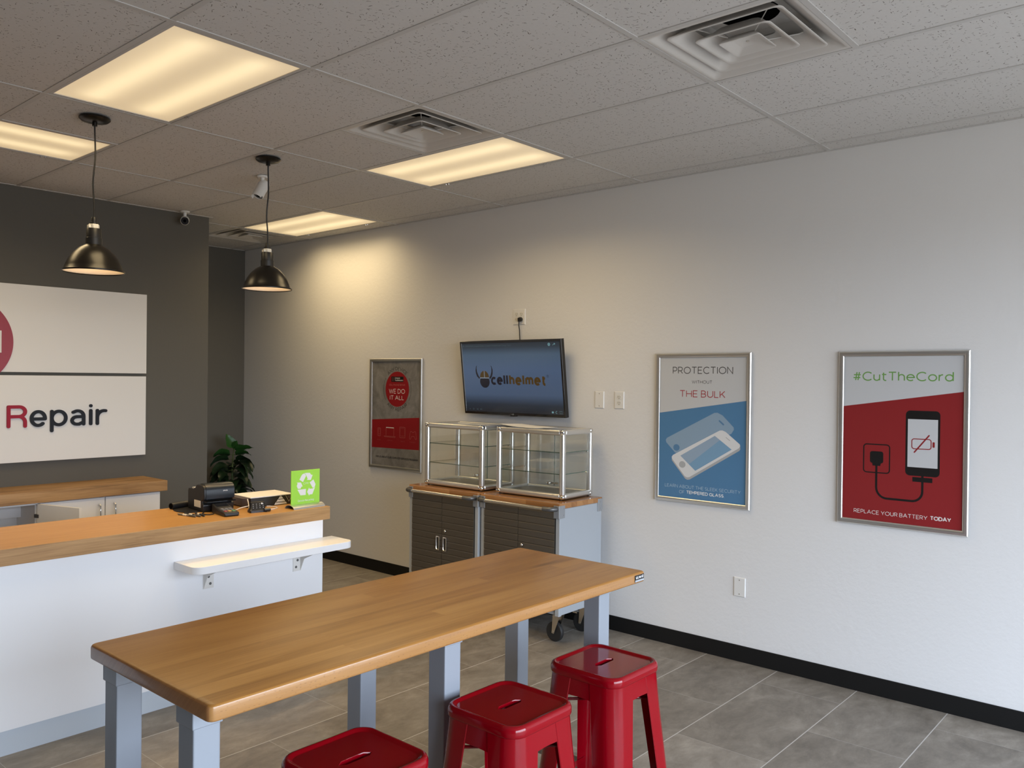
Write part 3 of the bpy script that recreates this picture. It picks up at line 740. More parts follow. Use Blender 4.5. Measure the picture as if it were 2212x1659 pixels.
def art_all(p, d):
    W_, H_ = .665, .945
    p.flat([(.027, .176), (W_-.027, .186), (W_-.027, .455), (.027, .418)], d, 1)
    cx_, cy_, R_ = .357, .687, .150
    p.flat(circ(cx_, cy_, R_, 48), d, 1)
    p.stroke(arc(cx_, cy_, .176, .176, 148, 213, 16), .0030, d, 2); p.stroke(arc(cx_, cy_, .176, .176, -33, 32, 16), .0030, d, 2)
    def up_(x, y): r = .160+y; a = math.radians(90)-x/.176; return (cx_+r*math.cos(a), cy_+r*math.sin(a))
    def dn_(x, y): r = .186-y; a = math.radians(270)+x/.172; return (cx_+r*math.cos(a), cy_+r*math.sin(a))
    p.text('ANY DEVICE', -.134, .134, 0, .030, .0036, d, 2, xf=up_)
    p.text('ANY REPAIR', -.134, .134, 0, .030, .0036, d, 2, xf=dn_)
    p.flat([(.281, .749), (.436, .749), (.436, .794), (.281, .794)], d, 2)
    p.text('Computer', .326, .394, .7755, .0125, .0020, d, 3); p.text('Troubleshooters', .326, .432, .757, .0125, .0020, d, 3)
    for i in range(3): p.stroke([(.290, .760+.011*i), (.312, .760+.011*i)], .0022, d, 4)
    p.text('CELL PHONE REPAIR', .254, .457, .7165, .0140, .0017, d, 4)
    p.text('WE DO', .252, .456, .650, .0390, .0044, d, 3); p.text('IT ALL', .263, .444, .596, .0370, .0044, d, 3)
    for q in ((.110, .146, .280, .348), (.394, .464, .279, .367)):
        r = rrect(*q, .005, 3); p.stroke(r+[r[0]], .0024, d, 4)
        r = rrect(q[0]+.007, q[1]-.007, q[2]+.014, q[3]-.010, .002, 2); p.stroke(r+[r[0]], .0014, d, 4)
    p.stroke([(.219, .286), (.219, .357), (.320, .357), (.320, .286)], .0026, d, 4); p.stroke([(.219, .356), (.320, .356)], .007, d, 3)
    p.stroke([(.193, .282), (.341, .282), (.335, .275), (.199, .275), (.193, .282)], .0022, d, 4)
    gp = [(.519, .282), (.524, .312)]+arc(.541, .325, .015, .013, 150, 70, 4)+[(.556, .328), (.568, .328)]+arc(.583, .325, .015, .013, 110, 30, 4)+[(.600, .312), (.605, .282)]+arc(.596, .281, .010, .009, 0, -110, 4)+[(.578, .296), (.546, .296)]+arc(.528, .281, .010, .009, -70, -180, 4)
    p.stroke(gp+[gp[0]], .0024, d, 4)
    for s_, a, b_ in (('PHONE', .104, .150), ('COMPUTERS', .232, .305), ('TABLETS', .404, .459), ('CONSOLES', .524, .592)): p.text(s_, a, b_, .2425, .0085, .0011, d, 5)
    p.text('ASK US ABOUT OUR COMPUTER SERVICES PROGRAM', .083, .625, .0935, .0165, .0027, d, 2)
m = ink('concrete_gray', (.20, .19, .185, 1)); g = N(m); q = g.new('TexCoord').outputs['Object']
g.put(g.p.inputs['Base Color'], g.ramp(g.noise(q, 7, 5, .65, .8), [(.35, (.155, .148, .142, 1)), (.65, (.26, .25, .24, 1))]))
poster('smallest looking poster, gray with a red circle WE DO IT ALL, left of the television', 6.432, .902, .672, .948, art_all,
       [m, ink('signal_red', (.27, .010, .014, 1)), ink('ink_black', (0, 0, 0, 1)), ink('pale_text', (0, 0, 0, 1)), ink('pink_line', (.50, .16, .15, 1)), ink('dim_pink', (.36, .075, .075, 1))])

# ------------------------------------------------------------------ television
TVW, TVH, TIL = .985, .556, math.radians(7.2)
t = thing('wall_television', 'flat screen television tilted down on the white wall, above the glass cases', 'television', (-.052, 4.7175, 1.420))
ct_, st_ = math.cos(TIL), math.sin(TIL)
ND = Vector((-ct_, 0, -st_)); UD = Vector((-st_, 0, ct_)); RD_ = Vector((0, -1, 0))
def tvf(d=0): return MB().frame(Vector((0, TVW/2, 0)) + ND*d, RD_, UD, ND)
bz = tvf(); q = [(0, 0), (TVW, 0), (TVW, TVH), (0, TVH)]
def rl(i, h): return [(i, i, h), (TVW-i, i, h), (TVW-i, TVH-i, h), (i, TVH-i, h)]
bz.loft([rl(.04, -.030), rl(.008, -.026), rl(0, -.018), rl(0, .012), rl(.002, .014), rl(.016, .014), rl(.018, .010)], cap1=False)
bz.build('tv_bezel', M['black_gloss'], t, smooth=30)
def emat(name, col, es): 
    return pmat(name, (.004, .004, .005, 1), .18, emit=col, es=es)
m = emat('screen_picture', (.05, .10, .2, 1), 1); g = N(m); q = g.xyz()
sh_ = g.math('DIVIDE', q[2], TVH)
br = g.ramp(sh_, [(.02, (.010, .012, .016, 1)), (.14, (.017, .026, .040, 1)), (.27, (.056, .088, .150, 1)), (.60, (.062, .100, .175, 1)), (.80, (.058, .095, .145, 1)), (.90, (.020, .033, .048, 1)), (.98, (.008, .012, .018, 1))])
g.put(g.p.inputs['Emission Color'], br); g.p.inputs['Emission Strength'].default_value = 0.68
sp = tvf(); sp.prism([(.016, .016), (TVW-.016, .016), (TVW-.016, TVH-.016), (.016, TVH-.016)], 0, .0100, 0)
d = .0101
OX = .018
def sx_(v): return v
# horned helmet emblem
def off(pts, dx=0, dy=0): return [(a+dx, b_+dy) for a, b_ in pts]
hx_, hy_ = .232, .268
sp.flat(circ(hx_, hy_-.020, .049, 32, .047), d, 1)
sp.flat(arc(hx_, hy_+.010, .046, .052, 0, 180, 16), d, 2)
sp.stroke([(hx_, hy_+.010), (hx_, hy_+.062)], .006, d, 3); sp.stroke([(hx_-.050, hy_+.008), (hx_+.050, hy_+.008)], .007, d, 3)
for s_ in (-1, 1):
    P = [(.046, .012), (.062, .030), (.074, .060), (.076, .088), (.070, .108), (.080, .098), (.088, .072), (.086, .045), (.076, .022), (.056, .004)]
    sp.flat([(hx_+s_*a, hy_+b_-.004) for a, b_ in P], d, 1)
sp.text('cell', .296, .468, .224, .079, .0180, d, 1, gap=.40)
sp.text('helmet', .477, .826, .224, .079, .0180, d, 2, gap=.40)
r = circ(.842, .293, .009, 16); sp.stroke(r+[r[0]], .0016, d, 1); sp.text('R', .8395, .8455, .2885, .009, .0014, d, 1)
sp.text('cellhelmet Liquid Glass Screen Protection Drop Test', .052, .520, .512, .0145, .0016, d, 4)
sp.flat([(.030, .512), (.044, .519), (.030, .526)], d, 4)
sp.flat(circ(.872, .518, .0115, 20), d, 5); sp.stroke([(.872, .527), (.872, .517), (.878, .513)], .0024, d, 0)
sp.stroke([(.905, .511), (.911, .519), (.920, .521)], .0030, d, 5); sp.flat([(.918, .513), (.930, .521), (.918, .529)], d, 5)
sp.flat([(.052, .036), (.060, .030), (.060, .042)], d, 4)
for x in (.090, .098): sp.stroke([(x, .029), (x, .043)], .0035, d, 4)
sp.flat([(.130, .029), (.140, .036), (.130, .043)], d, 4); sp.stroke([(.143, .029), (.143, .043)], .0025, d, 4)
sp.flat([(.164, .033), (.169, .033), (.175, .028), (.175, .044), (.169, .039), (.164, .039)], d, 4); sp.stroke(arc(.176, .036, .008, .008, -50, 50, 6), .002, d, 4)
sp.flat(rrect(.858, .876, .029, .042, .002, 2), d, 5); sp.stroke(arc(.902, .036, .008, .008, 60, 300, 10), .0030, d, 5)
for a, b_ in ((-1, -1), (1, -1), (1, 1), (-1, 1)): sp.stroke([(.940+a*.009, .036+b_*.003), (.940+a*.009, .036+b_*.008), (.940+a*.004, .036+b_*.008)], .002, d, 5)
sp.build('tv_screen', [m, emat('screen_black', (.004, .004, .008, 1), 1), emat('screen_bronze', (.040, .022, .004, 1), 1), emat('screen_light_line', (.12, .15, .19, 1), 1),
                       emat('screen_dim_text', (.035, .055, .065, 1), 1), emat('screen_icon', (.09, .18, .20, 1), 1)], t, smooth=0)
lg = tvf(.0142); lg.text('LG', TVW/2-.010, TVW/2+.010, .003, .010, .002, .0, 0); lg.build('tv_logo', M['silver'], t, smooth=0)
ir = tvf(); ir.prism(rrect(TVW/2-.03, TVW/2+.03, -.008, .001, .003, 3), -.005, .011); ir.build('tv_sensor', M['black_gloss'], t, smooth=0)
mt = tvf(); mt.prism([(TVW/2-.2, .12), (TVW/2+.2, .12), (TVW/2+.2, .42), (TVW/2-.2, .42)], -.058, -.029)
mt.build('tv_back_housing', M['black'], t, bevel=.006, smooth=0)
br_ = MB(); br_.box(.043, .052, -.12, .12, .10, .46); br_.box(-.02, .043, -.06, -.04, .22, .36); br_.box(-.02, .043, .04, .06, .22, .36)
br_.build('wall_bracket', M['gunmetal'], t, smooth=0)
PL = Vector((-.008, 4.6975, 2.1285))
cdp = [Vector((-.028, 4.702, 2.114)), Vector((-.026, 4.704, 2.085)), Vector((-.020, 4.702, 2.05)), Vector((-.022, 4.698, 2.01)), Vector((-.03, 4.688, 1.97)), Vector((-.034, 4.68, 1.90)), Vector((-.040, 4.67, 1.78))]
cb = MB(); cb.tube([tuple(p) for p in cdp], .0038, 8); cb.build('power_cord', M['black'], t, W=True)
pg = MB(); pg.lathe([(0, 0), (.017, 0), (.017, -.014), (.014, -.022), (0, -.022)], c=(-.0085, PL.y, PL.z), n=16, axis='x'); pg.box(-.031, -.018, PL.y-.006, PL.y+.016, PL.z-.018, PL.z+.012)
pg.build('power_plug', M['black'], t, W=True, bevel=.003)

# ------------------------------------------------------------------ wall plates
def plate(name, label, cat, y, z, w_, h_, sockets=(), group=None, screws=True):
    t = thing(name, label, cat, (0, y, z), 0, group)
    f = MB().frame((0, 0, 0), (0, -1, 0), (0, 0, 1), (-1, 0, 0))
    f.loft([[(sx*a, sy*b_, h) for sx, sy in ((-1,-1),(1,-1),(1,1),(-1,1))] for a, b_, h in ((w_/2, h_/2, 0), (w_/2, h_/2, .003), (w_/2-.003, h_/2-.003, .0058))], cap0=False)
    f.build('wall_plate', M['white_plastic'], t, smooth=0)
    for sx, sy in sockets:
        s_ = MB().frame((0, 0, 0), (0, -1, 0), (0, 0, 1), (-1, 0, 0))
        s_.prism([(sx+a, max(min(sy+b_, sy+.0145), sy-.0145)) for a, b_ in circ(0, 0, .0172, 28)], .004, .0072, 0)
        for dx, hh in ((-.0065, .0085), (.0065, .0068)): s_.flat([(sx+dx-.0013, sy+.003-hh/2), (sx+dx+.0013, sy+.003-hh/2), (sx+dx+.0013, sy+.003+hh/2), (sx+dx-.0013, sy+.003+hh/2)], .0073, 1)
        s_.flat(circ(sx, sy-.0085, .0026, 12), .0073, 1)
        s_.build('outlet_socket', [M['ivory'], M['slot']], t, smooth=0)
    pts = [(0, 0)] if len(sockets) == 2 else ([(-.023, 0), (.023, 0)] if len(sockets) == 4 else [(0, .042), (0, -.042)])
    for sx, sy in pts:
        s_ = MB().frame((0, 0, 0), (0, -1, 0), (0, 0, 1), (-1, 0, 0)); s_.prism(circ(sx, sy, .003, 12), .005, .0068); s_.build('plate_screw', M['ivory'] if sockets else M['steel'], t)
    return t
plate('power_outlet', 'four-socket white wall outlet above the television, one black plug in it', 'outlet', 4.7205, 2.148, .117, .115, ((-.023, .0195), (.023, .0195), (-.023, -.0195), (.023, -.0195)))
plate('power_outlet', 'white two-socket wall outlet right of the television, left of the blue poster', 'outlet', 3.8265, 1.5525, .074, .115, ((0, .0195), (0, -.0195)))
plate('blank_wall_plate', 'blank white wall plate between the television and the two-socket outlet', 'wall plate', 3.9885, 1.5515, .074, .115)
plate('blank_wall_plate', 'low blank white wall plate beneath the blue poster, right of the table end', 'wall plate', 2.9465, .448, .074, .115)

# ------------------------------------------------------------------ sign boards on the gray wall
t = thing('sign_board', 'upper white sign board on the gray wall, part of a red circle at left', 'sign', (-3.0, YG, 1.70))
s_ = MB(); s_.box(-4.40, -1.704, YG-.036, YG, 1.698, 2.306); s_.build('board_panel', M['sign_white'], t, W=True, bevel=.002, smooth=0)
f = MB().frame((0, YG-.0365, 0), (1, 0, 0), (0, 0, 1), (0, -1, 0)); f.prism(circ(-2.946, 1.902, .312, 96), 0.0005, .010); f.build('sign_logo', pmat('sign_red', (.30, .012, .03, 1), .4), t, W=True, smooth=30)
f = MB().frame((0, YG-.047, 0), (1, 0, 0), (0, 0, 1), (0, -1, 0)); a, h = .237, .075
f.prism([(-2.946+x, 1.904+z) for x, z in ((h, h), (h, a), (-h, a), (-h, h), (-a, h), (-a, -h), (-h, -h), (-h, -a), (h, -a), (h, -h), (a, -h), (a, h))], .0005, .006)
f.build('logo_cross', M['sign_white'], t, W=True, smooth=0)
t = thing('sign_board', 'lower white sign board on the gray wall with the word Repair in raised letters', 'sign', (-3.0, YG, 1.07))
s_ = MB(); s_.box(-4.40, -1.706, YG-.036, YG, 1.072, 1.676); s_.build('board_panel', M['sign_white'], t, W=True, bevel=.002, smooth=0)
NV = pmat('navy_acrylic', (.009, .011, .017, 1), .5, spec=.25); RDA = pmat('crimson_acrylic', (.33, .008, .030, 1), .5, spec=.25)
wt = .0225
def letter(ch, x0, x1, yb, cap, strokes, mat, lab=None):
    f = MB().frame((0, YG-.0365, 0), (1, 0, 0), (0, 0, 1), (0, -1, 0))
    for path in strokes:
        f.stroke([(x0+wt/2+a*(x1-x0-wt), yb+wt/2+b_*(cap-wt)) for a, b_ in path], wt, .012, 0, rnd=True, thick=.012)
    o = f.build('sign_letter', mat, t, W=True, smooth=40)
    if lab: o['label'] = lab
R_ = [[(0, 0), (0, 1), (.58, 1)]+arc(.62, .75, .38, .25, 90, -90, 18)+[(.55, .5), (.02, .5)], [(.55, .5)]+arc(.60, .2, .40, .3, 90, 0, 8)+[(1.0, 0)]]
letter('R', -2.671, -2.545, 1.312, 1.469-1.312, R_, RDA, 'crimson letter')
X_ = 1.433-1.314
letter('e', -2.527, -2.417, 1.314, X_, [[(.03, .47), (1, .47)]+arc(.5, .5, .5, .5, -3, 312, 30)], NV)
letter('p', -2.395, -2.279, 1.314, X_, [[(0, -.42), (0, 1)], arc(.5, .5, .5, .5, 180, 540, 36)], NV)
letter('a', -2.259, -2.156, 1.314, X_, [[(.10, .90)]+arc(.48, .60, .52, .40, 105, 0, 8)+[(1, 0)], [(1, .56), (.42, .56)]+arc(.42, .28, .42, .28, 90, 270, 8)+[(.60, 0)]+[(1, .16)]], NV)
letter('i', -2.129, -2.103, 1.314, X_, [[(0, 0), (0, 1)], [(0, 1.36), (.001, 1.375)]], NV)
letter('r', -2.082, -2.002, 1.314, X_, [[(0, 0), (0, 1)], [(0, .5)]+arc(.85, .48, .85, .50, 180, 78, 7)], NV)

# ------------------------------------------------------------------ workbench table
TX0, TX1, TY0, TY1, TZ = -3.724, -1.905, 2.425, 3.072, .950
t = thing('workbench_table', 'long butcher-block table on six gray metal legs, red stools tucked along it', 'table', ((TX0+TX1)/2, (TY0+TY1)/2, 0))
tb = MB(); cr = rrect(TX0, TX1, TY0, TY1, .018, 5)
tk = .040
e_ = .006
def ins(v): return rrect(TX0+v, TX1-v, TY0+v, TY1-v, max(.018-v*.6, .004), 5)
rings = [[(x, y, z) for x, y in ins(v)] for v, z in ((.004, TZ-tk), (.001, TZ-tk+.002), (0, TZ-tk+.006), (0, TZ-.009), (.0012, TZ-.005), (.0035, TZ-.0018), (.008, TZ))]
n_ = len(cr)
tb.loft(rings[:5], 1, cap1=False); tb.loft(rings[4:], 0, cap0=False)
# end faces carry end grain
tab = tb.build('table_top', [M['beech'], M['beech_edge'], M['beech_end']], t, W=True, smooth=50)
for p in tab.data.polygons:
    if abs(p.normal.x) > .75: p.material_index = 2
bd = MB().frame((0, TY0-.0005, 0), (1, 0, 0), (0, 0, 1), (0, -1, 0))
bd.prism(rrect(-1.984, -1.921, .9165, .9425, .002, 2), 0, .0015, 0); bd.prism([(-1.983, .9175), (-1.922, .9175), (-1.922, .9245), (-1.983, .9245)], .0015, .0019, 1)
bd.text('U', -1.978, -1.968, .929, .0105, .0026, .002, 2); bd.text('L', -1.966, -1.960, .929, .0105, .0026, .002, 2); bd.text('TRA', -1.958, -1.943, .929, .0085, .0020, .002, 2); bd.text('HD', -1.941, -1.925, .929, .0105, .0016, .002, 2)
bd.build('table_badge', [M['black'], M['silver'], pmat('badge_white', (.75, .75, .75, 1), .4)], t, W=True, smooth=0)
for lx in (-3.643, -2.802, -1.958):
    for ly in (2.618, 3.036):
        l = MB(); l.box(lx-.0355, lx+.0355, ly-.0375, ly+.0375, .030, TZ-tk)
        lo = l.build('table_leg', M['leg_gray'], t, W=True, bevel=.004, smooth=0)
        c = MB(); c.box(lx-.040, lx+.040, ly-.042, ly+.042, TZ-tk-.072, TZ-tk-.001); c.build('leg_collar', M['leg_gray'], lo, W=True, bevel=.003, smooth=0)
        f = MB(); f.lathe([(0, 0), (.022, 0), (.022, .010), (.010, .013), (.008, .031), (0, .031)], c=(lx, ly, 0), n=20); f.build('leveling_foot', M['rubber'], lo, W=True)
        if lx < -2 and False: pass
    s_ = MB(); s_.box(lx-.013, lx+.013, 2.656, 2.998, .115, .165); s_.build('leg_stretcher', M['silver_dk'], t, W=True, bevel=.003, smooth=0)
    s_ = MB(); s_.box(lx-.03, lx+.03, 2.656, 2.998, TZ-tk-.018, TZ-tk); s_.build('top_crossrail', M['silver_dk'], t, W=True, bevel=.003, smooth=0)
for x0, x1 in ((-3.607, -2.838), (-2.766, -1.994)):
    s_ = MB(); s_.box(x0, x1, 3.03, 3.055, TZ-tk-.06, TZ-tk); s_.build('top_rail', M['silver_dk'], t, W=True, smooth=0)

# ------------------------------------------------------------------ red metal stools
SH = .690
def stool_ring(h, z, r): return [(x, y, z) for x, y in rrect(-h, h, -h, h, r, 8)]
def stool(loc, label):
    t = thing('bar_stool', label, 'stool', loc, 0, 'red metal stools along the table')
    H0 = .1515
    s_ = MB()
    outer = [(H0-.006, SH-.036), (H0-.002, SH-.034), (H0, SH-.030), (H0, SH-.014), (H0-.003, SH-.005), (H0-.009, SH), (H0-.016, SH-.001), (H0-.021, SH-.006), (H0-.026, SH-.007)]
    rad = [.052, .052, .054, .054, .052, .048, .042, .038, .034]
    s_.loft([stool_ring(h, z, r) for (h, z), r in zip(outer, rad)], 0, cap0=False, cap1=False)
    # pan with an oblong hand slot
    zi = SH-.007; ring = [(x, y, zi) for x, y in rrect_fine(-H0+.026, H0-.026, -H0+.026, H0-.026, .034, 8)]; n = len(ring)
    slot = []
    for x, y, z in ring:
        a = math.atan2(y, x*.42); L_, w_ = .042, .0130
        px_ = max(-L_, min(L_, x*.35)); dx, dy = math.cos(a), math.sin(a)
        # point on stadium along direction a
        best = None; k0, k1 = 0.0, .2
        for _ in range(40):
            km = (k0+k1)/2; qx, qy = dx*km, dy*km; cx0 = max(-L_, min(L_, qx))
            if math.hypot(qx-cx0, qy) < w_: k0 = km
            else: k1 = km
        slot.append((dx*k0, dy*k0))
    sl = [[(x, y, zi) for x, y in slot], [(x*.95, y*.93, zi-.003) for x, y in slot], [(x*.93, y*.90, zi-.010) for x, y in slot]]
    s_.loft([ring]+sl, 0, cap0=False, cap1=False)
    # underside
    s_.loft([stool_ring(H0-.009, SH-.034, .048), stool_ring(H0-.006, SH-.036, .052)][::-1], 0, cap0=False, cap1=False)
    inn = [(H0-.009, SH-.034), (H0-.007, SH-.016), (H0-.028, SH-.012)]
    s_.loft([stool_ring(h, z, .045) for h, z in inn], 0, cap0=False, cap1=False)
    s_.loft([[(x, y, SH-.012) for x, y in rrect_fine(-H0+.028, H0-.028, -H0+.028, H0-.028, .045, 8)], [(x*.93, y*.90, zi-.010) for x, y in slot]], 0, cap0=False, cap1=False)
    s_.build('stool_seat', M['red'], t, smooth=50)
    # corner legs: rounded sheet, tapering and splaying
    A = .060; R_ = .058
    def hw_(z): return H0-.004 + (SH-.030-z)*.086
    for k in range(4):
        l = MB(); c_, q_ = math.cos(k*PI/2), math.sin(k*PI/2)
        rings = []
        for z in (SH-.026, SH-.055, SH-.10, SH-.16, .40, .25, .12, .012):
            h = hw_(z); arm = .108 - .026*(SH-z)/SH
            r_ = .054 + .010*min(1, (SH-z)/.15) - .014*(SH-z)/SH
            def path(o):
                hh = h-o; rr = max(r_-o, .004)
                p_ = [(hh-(arm-o*0), hh)] + arc(hh-rr, hh-rr, rr, rr, 90, 0, 14) + [(hh, hh-arm)]
                return p_
            out = path(0); inn_ = path(.0028)
            loop_ = out + list(reversed(inn_))
            rings.append([(x*c_-y*q_, x*q_+y*c_, z) for x, y in loop_])
        l.loft(rings[::-1])
        lo = l.build('stool_leg', M['red'], t, smooth=25)
        f = MB(); h = hw_(.01)-.022; f.box(h-.020, h+.0195, h-.020, h+.0195, 0, .014)
        f.v = [(x*c_-y*q_, x*q_+y*c_, z) for x, y, z in f.v]; f.build('rubber_foot', M['rubber'], lo, bevel=.006, smooth=0)
    for k in range(4):
        c_, q_ = math.cos(k*PI/2), math.sin(k*PI/2)
        # apron panel between two legs
        a = MB(); z1, z0 = SH-.028, SH-.090
        def ap(x, z, o): y = hw_(z)-.0018-o; return (x*c_-y*q_, x*q_+y*c_, z)
        xs = (-.085, -.045, 0, .045, .085); zb_ = (SH-.112, SH-.092, SH-.090, SH-.092, SH-.112)
        vs_ = [ap(x, z1, 0) for x in xs]+[ap(x, zb, 0) for x, zb in zip(xs, zb_)]+[ap(x, z1, .002) for x in xs]+[ap(x, zb, .002) for x, zb in zip(xs, zb_)]
        fs_ = []
        for i in range(4): fs_ += [(i, i+1, 6+i, 5+i), (10+i+1, 10+i, 15+i, 16+i), (5+i, 6+i, 16+i, 15+i), (i+1, i, 10+i, 11+i)]
        fs_ += [(0, 5, 15, 10), (9, 4, 14, 19)]
        a.add(vs_, fs_); a.build('stool_apron', M['red'], t, smooth=0)
        z = .235; h = hw_(z)-.004
        r = MB(); pts = [(-h+.03, h), (h-.03, h)]
        r.box(-h+.045, h-.045, h-.004, h-.0005, z-.011, z+.011); r.v = [(x*c_-y*q_, x*q_+y*c_, zz) for x, y, zz in r.v]
        r.build('foot_rail', M['red'], t, bevel=.001, seg=1, smooth=0)
    for s in (-1, 1):
        z = SH-.126 - (.0105 if s < 0 else 0); h = hw_(z)-.022
        b = MB(); b.tube([(-h, -s*h, z), (h, s*h, z)], .0052, 10); b.build('cross_brace', M['red'], t)
    return t
s1 = stool((-3.296, 2.446, 0), 'red metal stool nearest the camera, cut off by the bottom of the photo')
dup(s1, (-2.746, 2.386, 0), 'middle red metal stool, between the cut-off one and the one nearest the wall')
dup(s1, (-2.228, 2.392, 0), 'red metal stool at the far right end of the table, nearest the white wall')

# ------------------------------------------------------------------ rolling tool cabinets
def cabinet(loc, rz, W_, label):
    t = thing('rolling_cabinet', label, 'cabinet', loc, rz, 'rolling steel cabinets')
    D_ = .46; Z0, Z1 = .193, .868
    b = MB(); b.box(.012, D_, .004, W_-.004, Z0, Z1); b.build('cabinet_body', M['silver'], t, bevel=.004, smooth=0)
    for y in (.002, W_-.034):
        p = MB(); p.box(0, .030, y, y+.032, Z0-.004, Z1); p.build('cabinet_post', M['silver'], t, bevel=.003, smooth=0)
    tp = MB(); tp.box(-.006, D_+.004, .001, W_-.001, Z1, Z1+.034); tp.build('cabinet_top', M['cab_wood'], t, bevel=.004, smooth=0)
    for x0 in (-.0085, D_-.060):
        for side in (0, 1):
            k = MB(); y = -.0005 if side == 0 else W_+.0005-.004
            if x0 < 0:
                k.box(-.0085, .052, y-.001, y+.005, Z1-.058, Z1+.022)
                k.box(-.0095, -.0055, 0 if side == 0 else W_-.044, .044 if side == 0 else W_, Z1-.058, Z1+.022)
            else:
                k.box(D_-.048, D_+.005, y-.001, y+.005, Z1-.058, Z1+.026)
            for dx, dz in ((.038, -.040), (.038, .004)):
                xx = dx if x0 < 0 else D_-.020
                k.lathe([(0, -.0035), (.004, -.0025), (.005, 0)], c=(xx, y-.001 if side == 0 else y+.005, Z1+dz), n=10, axis='y') if side == 0 else None
            k.build('corner_bracket', M['silver_dk'], t, bevel=.0015, seg=1, smooth=0)
    # two ribbed doors
    dw = (W_-.076)/2
    for i in range(2):
        y0 = .038 + i*(dw+.001); y1 = y0+dw-.002
        zs = []; n = 14; zt, zb = Z1-.022, Z0+.028; pit = (zt-zb)/n
        prof = []
        for k in range(n):
            z = zb + k*pit
            prof += [(-.005, z+.001), (-.0085, z+.005), (-.0068, z+pit-.006), (-.005, z+pit-.001)]
        d = MB()
        d.loft([[(x, y0, z), (x, y1, z)] for x, z in prof], closed=False)
        d.loft([[(x, y1, z), (.010, y1, z)] for x, z in prof], closed=False); d.loft([[(.010, y0, z), (x, y0, z)] for x, z in prof], closed=False)
        d.box(.0, .0115, y0, y1, zb, zt)
        do = d.build('cabinet_door', M['steel_door'], t, smooth=0)
        yc = (y1-.034) if i == 0 else (y0+.034)
        hb = MB().frame((-.0105, 0, 0), (0, -1, 0), (0, 0, 1), (-1, 0, 0))
        def rr(i_, h): return [(a, b_, h) for a, b_ in rrect(-yc-.019+i_, -yc+.019-i_, .463+i_, .563-i_, .005, 3)]
        hb.loft([rr(0, 0), rr(0, .004), rr(.003, .006), rr(.007, .006), rr(.009, .001)], cap0=False, cap1=False); hb.build('door_handle', M['chrome'], do, smooth=30)
        hr = MB().frame((-.0105, 0, 0), (0, -1, 0), (0, 0, 1), (-1, 0, 0)); hr.flat([(-yc-.011, .471), (-yc+.011, .471), (-yc+.011, .555), (-yc-.011, .555)], .0008); hr.build('handle_recess', M['slot'], do, smooth=0)
        if i == 0:
            lk = MB(); lk.lathe([(0, -.014), (.006, -.0135), (.009, -.011), (.010, -.008)], c=(-.004, yc, .606), n=16, axis='x'); lk.build('door_lock', M['chrome'], do)
    # push bar across the front
    zb_ = Z1+.002
    bar_ = MB(); bar_.tube([(-.058, .075, zb_), (-.058, W_-.075, zb_)], .0125, 16); bar_.build('push_bar', M['steel'], t)
    for s, ye in ((1, .022), (-1, W_-.022)):
        e2 = MB(); e2.tube([(-.009, ye, zb_), (-.030, ye+s*.002, zb_), (-.050, ye+s*.014, zb_), (-.058, ye+s*.036, zb_), (-.058, ye+s*.068, zb_)], .0158, 16)
        e2.build('push_bar_end', M['gunmetal'], t)
    for cx_, lock in ((.085, 0), (.375, 1)):
        for cy_ in (.07, W_-.07):
            c = MB(); c.box(cx_-.035, cx_+.035, cy_-.045, cy_+.045, Z0-.006, Z0); c.lathe([(.024, Z0-.022), (.028, Z0-.006)], c=(cx_, cy_, 0), n=20)
            for s in (-1, 1):
                x_ = cx_+s*.024
                c.add([(x_-.0015, cy_-.030, Z0-.018), (x_+.0015, cy_-.030, Z0-.018), (x_+.0015, cy_+.026, Z0-.018), (x_-.0015, cy_+.026, Z0-.018), (x_-.0015, cy_+.016, .054), (x_+.0015, cy_+.016, .054), (x_+.0015, cy_+.034, .056), (x_-.0015, cy_+.034, .056)],
                      [(0,3,2,1), (4,5,6,7), (0,1,5,4), (1,2,6,5), (2,3,7,6), (3,0,4,7)])
                c.lathe([(0, s*.003), (.008, s*.003), (.008, 0)] if s > 0 else [(.008, 0), (.008, s*.003), (0, s*.003)], c=(x_, cy_+.025, .0635), n=12, axis='x')
            co = c.build('caster', M['steel'], t, smooth=30)
            w_ = MB(); w_.lathe([(.010, -.017), (.044, -.016), (.050, -.017), (.060, -.015), (.0635, -.009), (.0635, .009), (.060, .015), (.050, .017), (.044, .016), (.010, .017)][::-1], c=(cx_, cy_+.025, .0635), n=36, axis='x'); w_.build('caster_wheel', M['rubber'], co, smooth=40)
            if lock:
                lk = MB(); lk.box(cx_-.022, cx_+.022, cy_+.050, cy_+.086, .118, .126); lk.build('caster_brake', M['chrome'], co, smooth=0)
    return t
c1 = cabinet((-.542, 3.902, 0), 0.0, .682, 'near rolling steel cabinet with gray side toward the camera, right glass case on top')
c2 = cabinet((-.556, 4.594, 0), 0.0, .700, 'far rolling steel cabinet with dark ribbed doors, left glass case on top')

